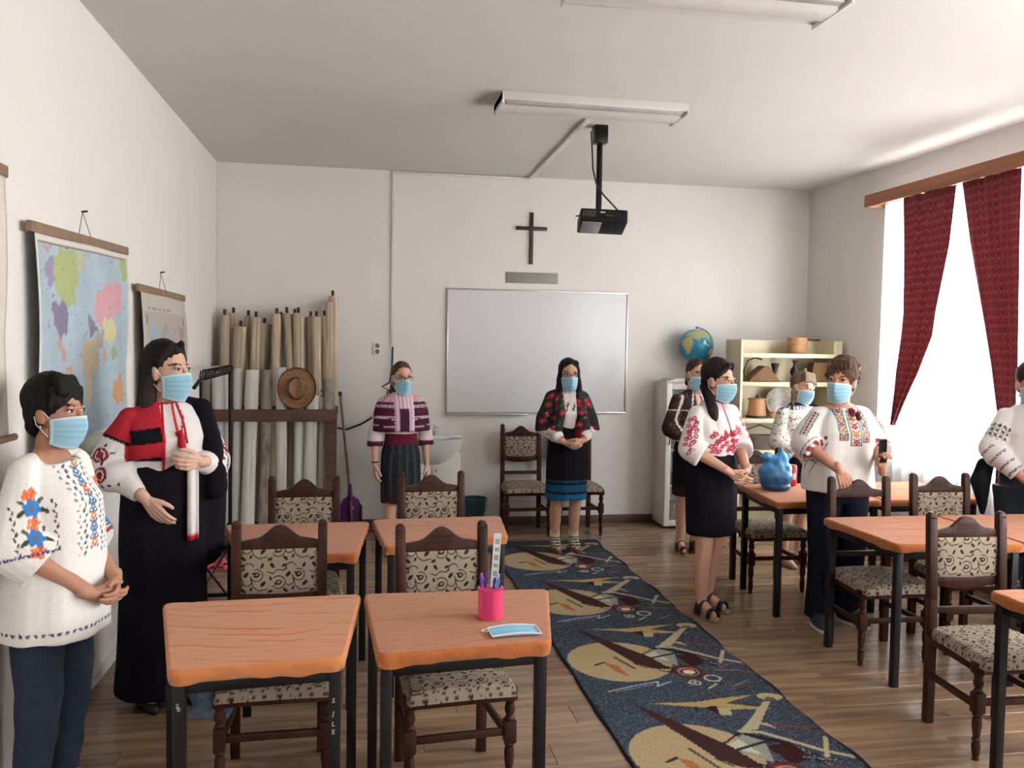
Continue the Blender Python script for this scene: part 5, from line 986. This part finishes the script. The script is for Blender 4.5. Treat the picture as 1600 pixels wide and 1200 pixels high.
b = B(); b.loft(p.rings([(.46,.170,.135,0,0),(.70,.175,.14,0,0),(.90,.165,.13,0,.005),(1.0,.135,.105,0,0)]))
p.garment('skirt', b, lambda co, no: Paint(np.arctan2(co[:, 1], co[:, 0]) % .5, co[:, 2]/p.s, '24252b').rect(.1,.22,0,2,'3a3f44').rect(.3,.33,0,2,'2c3a35').rect(-1,9,.475,.53,'43202a').rect(-1,9,.46,.47,'a89a98').c, DKC, fold=.004, seed=6, zs=.05)
p.mask(); p.glasses(); p.shoes('flat', '1c1a1e')
def hg1(b): cap_hair(b, -.003); b.cap((0,.09,.0), (-.03,.105,-.03), .03, .03); b.cap((-.03,.10,-.03), (-.075,.06,-.13), .028, .018)
p.hair(hg1, '5a4434')
b = B(); b.tube([p.arms['R'][1]+Vector((.027*math.cos(a),.027*math.sin(a),.02)) for a in [2*PI*i/16 for i in range(17)]], .006, 6); obj('wristwatch', b, BLK, p.t)
# --- girl in floral shawl
A = clasp(.955, -.19, .06); A['R'] = ((-.21,.0,1.09),(-.075,-.185,.975),(.85,-.3,-.35),(.1,-.4,.9),.6); A['L'] = ((.21,.0,1.09),(.080,-.19,.985),(-.85,-.35,-.45),(-.1,-.4,.9),.8)
p = Person('person in a red floral shawl and black skirt with blue bands, standing on the rug', (1.79, 7.24, 0), .04, 1.645, 'b98d78', (-.02,.06,0), A)
b = B(); b.loft(p.rings([(1.05,.13,.10,0,0),(1.2,.155,.12,0,-.01),(1.3,.155,.10,0,0),(1.37,.12,.07,0,0),(1.41,.06,.055,0,0)]))
for q in 'RL': p.sleeve(b, q, (.065,.078,.042), 1.88); b.ell(p.arms[q][0].lerp(p.arms[q][1], .6), (.064,.066,.055))
def g2s(co, no):
    P = Paint(co[:, 0]/p.s, co[:, 2]/p.s, 'd9d2d0'); P.mask = no[:, 1] < 0
    for i in range(8): P.line([(-.05+.012*i,1.30),(-.045+.012*i,1.22+.01*(i % 3))], .004, ['3a5a3c','a8202c','2a2226'][i % 3])
    for q in 'RL':
        u, v, d = armuv(co, [p.sh[q], *p.arms[q]], (0,-1,0)); P.u, P.v, P.mask = u, v, (abs(co[:, 0]) > .15) | (co[:, 1] < -.12)
        for i in range(6): P.line([(-.05+.018*i,.33),(-.045+.018*i,.40)], .006, '2f4038')
        P.on(v > .455, 'c01c2c')
    return P.c
p.garment('blouse', b, g2s, fold=.005, seed=9)
b = B(); k = p.s
for sg in (-1, 1):
    b.chain([(V3((sg*.06,.01,1.385),k), .045*k), (V3((sg*.140,.005,1.34),k), .058*k), (V3((sg*.195,.0,1.15),k), .082*k), (V3((sg*.20,-.02,1.05),k), .090*k)], True); b.chain([(V3((sg*.09,-.05,1.35),k), .045*k), (V3((sg*.10,-.10,1.2),k), .055*k), (V3((sg*.125,-.10,1.06),k), .055*k)], True)
b.chain([(V3((.09,-.10,1.15),k), .05*k), (V3((.055,-.125,.92),k), .030*k)], True); b.loft(p.rings([(1.08,.17,.07,0,.06),(1.3,.17,.06,0,.05),(1.39,.09,.05,0,.03)]))
def shawl(co, no):
    rng = np.random.RandomState(11); k = p.s; u = np.arctan2(co[:, 1], co[:, 0])*.22; v = co[:, 2]/k; P = Paint(u, v, '2b2a2c'); P.on(v < 1.07, '7c1a2a')
    for i in range(150):
        a, c = (rng.rand()-.5)*1.4, 1.06+rng.rand()*.36
        if i % 3 == 0: P.ell(a+.02, c, .016, .008, '2f5c40', rng.rand()*3)
        elif i % 3 == 1: P.flower(a, c, .026, '9a2436', 'c8606a')
        else: P.flower(a, c, .014, ['35508a','c04050','8f1f30'][i % 3], 'd8b0a8')
    return P.c
p.garment('floral_shawl', b, shawl, fold=.005, seed=10, zs=.1)
b = B(); b.loft(p.rings([(.465,.180,.145,0,0),(.8,.178,.14,0,0),(.98,.165,.13,0,.005),(1.10,.135,.105,0,0),(1.14,.132,.102,0,0)]))
p.garment('banded_skirt', b, lambda co, no: Paint(co[:, 0], co[:, 2]/p.s, '18161b').rect(-1,1,.465,.52,'1f5f80').rect(-1,1,.545,.60,'1d4f70').rect(-1,1,.625,.64,'28455c').rect(-1,1,1.09,1.105,'8a4a50').rect(-1,1,1.115,1.125,'5c3a40').c, DKC, fold=.005, fk=40, zs=.04, seed=7)
p.mask(); p.glasses(); p.shoes('flat', '5a3c30')
b = B(); k = p.s
for sg in (-1, 1): b.tube([V3((sg*.085,.032,.08),k), V3((sg*.085,.032,.20),k)], .046*k, 20)
for sg in (-1, 1): b.cap(V3((sg*.085,.03,.085),k), V3((sg*.085,-.06,.052),k), .048*k, .040*k)
p.garment('socks', b, lambda co, no: Paint(co[:, 0], co[:, 2]/p.s, 'c8bfa2').on((co[:, 2]/p.s < .135) & (np.sin(co[:, 2]/p.s*260+co[:, 1]*60) > .0), '2a2424').c, fold=0)
def hg2(b):
    cap_hair(b, -.001)
    for sg in (-1, 1): b.cap((sg*.05,-.01,.09), (sg*.074,-.008,.0), .030, .022); b.cap((sg*.074,.0,.0), (sg*.085,-.025,-.13), .022, .030); b.cap((sg*.085,-.025,-.13), (sg*.085,-.09,-.30), .030, .020)
    b.cap((0,.06,.03), (0,.085,-.18), .07, .06)
p.hair(hg2, '1e1718')
# --- young woman in brown patterned blouse behind
A = clasp(.92, -.18, .06)
p = Person('person in a dark brown patterned blouse behind the woman with the black braid', (2.87, 7.10, 0), .12, 1.66, 'c09680', (.10,.10,.12), A, feet=((-.075,0,-.2),(.07,.02,.1)))
b = B(); b.loft(p.rings([(.96,.15,.12,0,0),(1.08,.145,.115,0,0),(1.2,.165,.13,0,-.01),(1.3,.165,.105,0,0),(1.37,.12,.07,0,0),(1.41,.06,.055,0,0)]))
for q in 'RL': p.sleeve(b, q, (.075,.085,.07), 1.55)
def g3s(co, no):
    rng = np.random.RandomState(2); k = p.s; x, z = co[:, 0]/k, co[:, 2]/k; P = Paint(x, z, '3a2a26')
    for i in range(260): P.ell(-.26+.52*rng.rand(), .95+.45*rng.rand(), .005, .003, '8b7a70', rng.rand()*3)
    for sg in (-1, 1): P.line([(sg*.03,1.40),(sg*.10,1.15),(sg*.11,.96)], .012, 'cfc6c0'); P.line([(sg*.12,1.36),(sg*.20,1.16),(sg*.15,1.02)], .018, 'cfc6c0')
    P.line([(-.26,1.235),(.26,1.235)], .006, 'cfc6c0'); P.rect(-1,1,.975,.99,'b9938a'); P.rect(-.02,.02,1.2,1.40,'c9a090'); return P.c
p.garment('patterned_blouse', b, g3s, fold=.004, seed=12)
b = B(); b.loft(p.rings([(.50,.165,.135,0,0),(.85,.17,.135,0,0),(.98,.145,.115,0,0)])); p.garment('skirt', b, lambda co, no: Paint(co[:, 0], co[:, 2]/p.s, '17151a').rect(-1,1,.50,.58,'3a2026').c, DKC, fold=.003, zs=.05)
p.mask(); p.shoes('strap', feet=((-.075,0,-.2),(.07,.02,.1)))
def hg3(b):
    cap_hair(b, -.003); b.cap((0,.09,.0), (0,.10,-.08), .04, .03)
    for sg in (-1, 1): b.cap((sg*.03,-.04,.12), (sg*.075,.02,.03), .016, .016)
p.hair(hg3, '4c3a30')
# --- woman with side braid
A = {'R': ((-.205,-.01,1.10),(-.06,-.215,.965),(.7,-.45,-.5),(.2,-.5,.75),.5), 'L': ((.205,-.02,1.10),(.085,-.215,.97),(-.7,-.45,-.6),(-.2,-.5,.75),.7)}
F3 = ((-.075,-.03,-.1),(.07,.07,.2))
p = Person('person with a dark side braid, red embroidered white blouse and black pencil skirt', (2.35, 5.44, 0), .36, 1.685, 'bf927c', (.28,.10,0), A, near=True, feet=F3)
b = B(); b.loft(p.rings([(1.05,.145,.115,0,0),(1.10,.155,.125,0,-.005),(1.2,.175,.15,0,-.015),(1.29,.165,.115,0,-.005),(1.365,.13,.08,0,0),(1.405,.070,.062,0,0)]))
for q in 'RL': p.sleeve(b, q, (.080,.095,.085), 1.28)
def w3(co, no):
    k = p.s; x, z = co[:, 0]/k, co[:, 2]/k; P = Paint(x, z, 'e4dfdc'); fr = no[:, 1] < -.05; P.mask = fr & (abs(x) < .17)
    rng = np.random.RandomState(21); c = 'b23a50'
    for i in range(44):
        a, h_ = (rng.rand()-.5)*.25, 1.07+rng.rand()*.17; P.flower(a, h_, .014+.008*rng.rand(), c, 'e4dfdc'); P.line([(a,h_),(a+.03*(rng.rand()-.5),h_+.02)], .005, 'c05a6a')
    P.line([(0,1.40),(0,1.22)], .010, '9c2438'); P.ell(0,1.205,.018,.024,'8c1c30')
    for i in range(9): P.line([(-.05+.0125*i,1.395-.012*abs(i-4)*.2),(-.075+.019*i,1.345)], .006, 'b84a5c')
    for q in 'RL':
        u, v, d = armuv(co, [p.sh[q], *p.arms[q]], (-1 if q == 'R' else 1,-.8,0)); P.u, P.v, P.mask = u, v, abs(x) > .15
        for i in range(16): P.flower(.032*math.sin(i*1.9), .04+.013*i, .019, c, 'e4dfdc'); P.line([(.03*math.sin(i*1.9),.05+.014*i),(.04*math.cos(i),.06+.014*i)], .005, 'c05a6a')
    return P.c
p.garment('blouse', b, w3, vox=.0065, fold=.008, seed=14)
b = B(); b.loft(p.rings([(.53,.165,.135,0,.01),(.75,.175,.145,0,.01),(.90,.182,.15,0,.012),(1.0,.155,.125,0,.005),(1.12,.135,.108,0,0)])); p.garment('pencil_skirt', b, '14131a', DKC, fold=.003, seed=3, zs=.2)
p.mask(); p.shoes('sandal', feet=F3)
def h3(b):
    cap_hair(b, .0, .085, .100, .100); b.ell((0,.06,-.01), (.07,.055,.07)); b.cap((-.05,.06,-.05), (-.085,.02,-.09), .034, .028); b.cap((-.085,.02,-.09), (-.095,-.035,-.17), .028, .034); b.cap((-.095,-.035,-.17), (-.088,-.06,-.26), .036, .026); b.cap((-.088,-.06,-.26), (-.080,-.06,-.31), .024, .008)
    for sg in (-1, 1): b.cap((sg*.02,-.065,.10), (sg*.076,-.025,.035), .020, .014)
p.hair(h3, '221618', '2e1c20')
# --- girl with light braid by the shelf
A = {'R': ((-.20,-.01,1.08),(-.10,-.17,.96),(.6,-.4,-.7),(.2,-.5,.75),.5), 'L': ((.20,-.01,1.08),(.10,-.17,.96),(-.6,-.4,-.7),(-.2,-.5,.75),.6)}
p = Person('person with a light fringe and thin braid in a speckled white blouse', (3.565, 6.58, 0), .20, 1.575, 'c69c86', (.18,.12,.18), A)
b = B(); b.loft(p.rings([(1.0,.14,.11,0,0),(1.2,.165,.13,0,-.01),(1.3,.165,.105,0,0),(1.37,.12,.07,0,0),(1.41,.06,.055,0,0)]))
for q in 'RL': p.sleeve(b, q, (.075,.088,.06), 1.75); b.ell(p.arms[q][0], (.085,.085,.08))
def g4s(co, no):
    rng = np.random.RandomState(6); k = p.s; x, z = co[:, 0]/k, co[:, 2]/k; P = Paint(x, z, 'd3cec4')
    for i in range(420): P.ell(-.28+.56*rng.rand(), 1.0+.33*rng.rand(), .006, .004, ['3c3a36','5a5048','8a4a44'][i % 9 > 6 and 2 or i % 2], rng.rand()*3)
    P.on((z > 1.385), '262c66'); P.on((z > 1.35) & (z <= 1.385) & (np.sin(np.arctan2(co[:, 1], co[:, 0])*20) > .4), '262c66'); return P.c
p.garment('speckled_blouse', b, g4s, fold=.005, seed=15)
b = B(); b.loft(p.rings([(.56,.155,.125,0,0),(.85,.165,.13,0,0),(1.03,.14,.112,0,0)])); p.garment('skirt', b, lambda co, no: Paint(co[:, 0], co[:, 2]/p.s, '18161b').rect(-1,1,.56,.66,'8e1424').c, DKC, fold=.003)
p.mask(); p.shoes('flat', '9c8278')
def hg4(b):
    cap_hair(b, -.002); braid(b, (-.080,.02,-.03), (-.082,-.03,-.20), .019, 9)
    for i in range(6): b.cap((-.05+.02*i,-.03,.122), (-.066+.026*i,-.074,.062-.006*abs(i-2.5)), .018, .008)
    b.cap((.07,-.04,.06), (.082,-.03,-.02), .014, .008)
p.hair(hg4, '77634f', '5a4636')
# --- older woman with phone
A = {'R': ((-.255,-.02,1.15),(-.155,-.235,1.010),(.15,-.45,-.85),(.8,-.2,.3),.9), 'L': ((.245,-.02,1.13),(.135,-.235,1.02),(-.25,-.35,.85),(-.9,-.1,.1),1.1)}
F4 = ((-.12,-.02,-.25),(.10,.0,.3))
p = Person('person with short brown hair and three embroidered strips on her white blouse', (3.075, 5.12, 0), .05, 1.705, 'b5836a', (-.88,.04,.06), A, near=True, wid=1.06, feet=F4)
b = B(); b.loft(p.rings([(.855,.225,.17,0,0),(.95,.222,.17,0,0),(1.1,.21,.165,0,-.01),(1.22,.205,.155,0,-.02),(1.29,.175,.125,0,-.005),(1.335,.135,.092,0,0),(1.36,.105,.085,0,-.008)]))
for q in 'RL': p.sleeve(b, q, (.085,.098,.090), 1.30)
def w4(co, no):
    k = p.s; x, z = co[:, 0]/k, co[:, 2]/k; P = Paint(x, z, 'dedbd7'); P.mask = (no[:, 1] < -.05) & (abs(x) < .17)
    for cx, w_, z0, z1 in ((-.078,.024,1.175,1.365),(0,.032,1.145,1.37),(.072,.024,1.165,1.36)):
        P.rect(cx-w_,cx+w_,z0,z1,'aeb3ae' if cx else 'c9c5c0')
        for s_ in (-1, 1): P.rect(cx+s_*w_-.003,cx+s_*w_+.003,z0,z1,'4a5a5c' if cx else '4c1f2c')
        P.rect(cx-w_,cx+w_,z0,z0+.005,'4c1f2c'); n_ = 5
        for i in range(n_):
            zz = z0+.022+(z1-z0-.03)*i/(n_-1)*.96
            for s_ in (-1, 1): P.ell(cx+s_*w_*.55, zz+.018, .008, .005, '4d7a58', .7*s_); P.ell(cx+s_*w_*.6, zz-.004, .006, .004, '5a6f86', .3)
            P.flower(cx, zz, .015 if cx else .019, ['a8323c','cf6a3c'][i % 2], 'd8a060')
    P.ell(.004,1.345,.024,.026,'5c1226')
    for q in 'RL':
        u, v, d = armuv(co, [p.sh[q], *p.arms[q]], (-1 if q == 'R' else 1,-.8,.2)); P.u, P.v, P.mask = u, v, abs(x) > .16; P.rect(-.022,.022,-.02,.19,'b9bcb6')
        for s_ in (-1, 1): P.rect(s_*.022-.003,s_*.022+.003,-.02,.19,'43484c')
        for i in range(8): P.flower(0, .01+.023*i, .011, ['a8323c','7a3050'][i % 2], '4d5a58')
        for vv in (.25, .31): P.rect(-1,1,vv,vv+.006,'3f454c')
        for i in range(-3, 4): P.ell(.06*i, .283, .02, .012, '4d5a58'); P.flower(.06*i, .283, .014, 'a8323c', '5c1226')
    return P.c
p.garment('loose_blouse', b, w4, vox=.0065, fold=.011, fk=24, seed=16)
b = B(); b.ell(V3((.004,-.165,1.335),p.s), (.018,.012,.022)); b.ell(V3((.010,-.168,1.315),p.s), (.018,.012,.018)); obj('tassel', b, mat('maroon_wool', (.30,.05,.12), .9), p.t)
b = B()
for sg, (fx, fy, _) in zip((-1, 1), F4): b.tube([V3((sg*.092,.01,.88),p.s), V3((sg*.10,-.005,.47),p.s), V3((fx,fy+.03,.055),p.s)], [.115,.090,.075], 20)
b.loft(p.rings([(.78,.16,.12,0,.01),(.93,.175,.135,0,.01)])); p.garment('trousers', b, '181b28', DKC, fold=.005, fk=22, zs=.6, seed=17)
p.mask(); p.shoes('sneaker', '151824', True, F4)
def h4(b):
    cap_hair(b, .006, .086, .098, .096); rng = random.Random(4)
    for i in range(90):
        a = rng.uniform(-3.1, 3.1); el = rng.uniform(-.6, 1.45); 
        if abs(a) < 1.15 and el < .62: continue
        x, y, z = .088*math.sin(a)*math.cos(el), .027-.098*math.cos(a)*math.cos(el), .040+.098*math.sin(el); b.ell((x, y, z), (.019,.013,.011), (rng.random()*3, rng.random()*3, 0), n=10, m=8)
    for i in range(6): b.cap((-.05+.02*i,-.045,.112), (-.06+.024*i,-.070,.078), .016, .008)
    b.ell((0,.07,-.05), (.068,.045,.045))
p.hair(h4, '5c4436')
ph = thing('smartphone', 'black phone held upright by the woman behind the open backed chair', 'phone', (3.195, 4.84, 1.165), .35); obj('phone_body', B().box((0,0,0), (.072,.009,.148)), BLK, ph, bevel=.006); obj('screen', B().box((0,-.005,0), (.066,.001,.138)), mat('screen_black', (.02,.02,.025), .08), ph)
# --- person cut off at right edge
A = {'R': ((-.255,-.02,1.12),(-.13,-.20,.93),(.5,-.4,-.75),(.5,-.5,.4),.5), 'L': ((.24,-.02,1.12),(.12,-.20,.93),(-.5,-.4,-.75),(-.5,-.5,.4),.5)}
p = Person('person cut off by the right edge, white blouse with black embroidered sleeve', (4.37, 5.02, 0), -.12, 1.70, 'b98a72', (-.3,.1,0), A, near=True)
b = B(); b.loft(p.rings([(.98,.17,.14,0,0),(1.1,.175,.145,0,-.01),(1.22,.18,.145,0,-.015),(1.31,.17,.11,0,0),(1.37,.12,.08,0,0),(1.40,.085,.07,0,0)]))
for q in 'RL': p.sleeve(b, q, (.080,.085,.062), 1.75); b.ell(p.arms[q][0].lerp(p.arms[q][1], .2), (.085,.085,.08))
def w5(co, no):
    P = Paint(co[:, 0], co[:, 2], 'd6d2d0')
    for q in 'RL':
        u, v, d = armuv(co, [p.sh[q], *p.arms[q]], (-1 if q == 'R' else 1,-1,0)); P.u, P.v, P.mask = u, v, abs(co[:, 0]) > .15
        for j in range(3):
            for i in range(-2, 3): P.flower(.034*i, .09+.036*j, .014, '3f3a40', '8a8488'); P.ring(.034*i+.017, .108+.036*j, .008, .003, '6a646a')
        for vv in (.24, .31, .38, .44):
            for i in range(-3, 4): P.ell(.022*i, vv, .013, .007, '4c444c', .4); P.ell(.022*i, vv, .005, .003, 'd6d2d0')
        P.on(v > .495, '2c2830')
    return P.c
p.garment('embroidered_blouse', b, w5, vox=.0065, fold=.009, seed=18)
b = B()
for sg in (-1, 1): b.tube([V3((sg*.090,.01,.88),p.s), V3((sg*.09,-.005,.47),p.s), V3((sg*.085,.03,.07),p.s)], [.115,.085,.065], 20)
b.loft(p.rings([(.78,.16,.12,0,.01),(1.0,.165,.13,0,.01)])); p.garment('jeans', b, '1b232e', DENIM, fold=.004, zs=.8)
p.mask(); p.shoes('flat', '1a1a1e')
p.hair(lambda b: (cap_hair(b, .002), b.ell((0,.06,-.03), (.07,.05,.06))), '3a2c26')
b = B(); b.chain([((4.115,5.10,1.03), .055), ((4.09,5.10,.93), .065), ((4.10,5.10,.84), .045), ((4.11,5.10,.72), .02)]); me = remesh(b, .008, 4); folds(me, .006, 30, 3); paint_mesh(me, lambda co, no: np.tile(srgb('1c2024'), (len(co), 1))); o = put('dark_scarf', me, DKC, None, 180); tag(o, 'dark cloth hanging beside the person at the right edge', 'scarf')
# crumpled plastic bag
t = thing('plastic_bag', 'crumpled blue plastic bag on the orange table', 'bag', (2.965, 5.75, .782))
b = B(); b.ell((0,0,.085), (.125,.10,.085)); b.ell((-.03,0,.125), (.10,.085,.075)); b.ell((.04,.01,.12), (.085,.08,.08)); b.tube([(.0,0,.15),(-.02,0,.20),(-.09,0,.235),(-.125,0,.225)], [.075,.045,.035,.010], 10); b.tube([(.0,0,.15),(.03,0,.21),(.045,0,.26),(.035,0,.30)], [.08,.055,.030,.006], 10); b.tube([(.02,.01,.16),(.07,0,.22),(.095,0,.245)], [.06,.03,.006], 10); b.tube([(0,0,0),(0,0,.03)], [.09,.11], 20)
me = remesh(b, .0055, 3); folds(me, .009, 55, 8, .8); co = arrays(me); co[:, 2] = np.maximum(co[:, 2], 0); me.vertices.foreach_set('co', co.ravel())
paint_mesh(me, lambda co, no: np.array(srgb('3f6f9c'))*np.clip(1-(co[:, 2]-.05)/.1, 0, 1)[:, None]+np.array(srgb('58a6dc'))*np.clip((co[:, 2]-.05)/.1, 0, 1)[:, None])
put('bag_film', me, mat('blue_plastic_film2', None, .28, col=True, var=.25, vscale=22, transl=.25, bump=.5, bscale=30), t, 60)
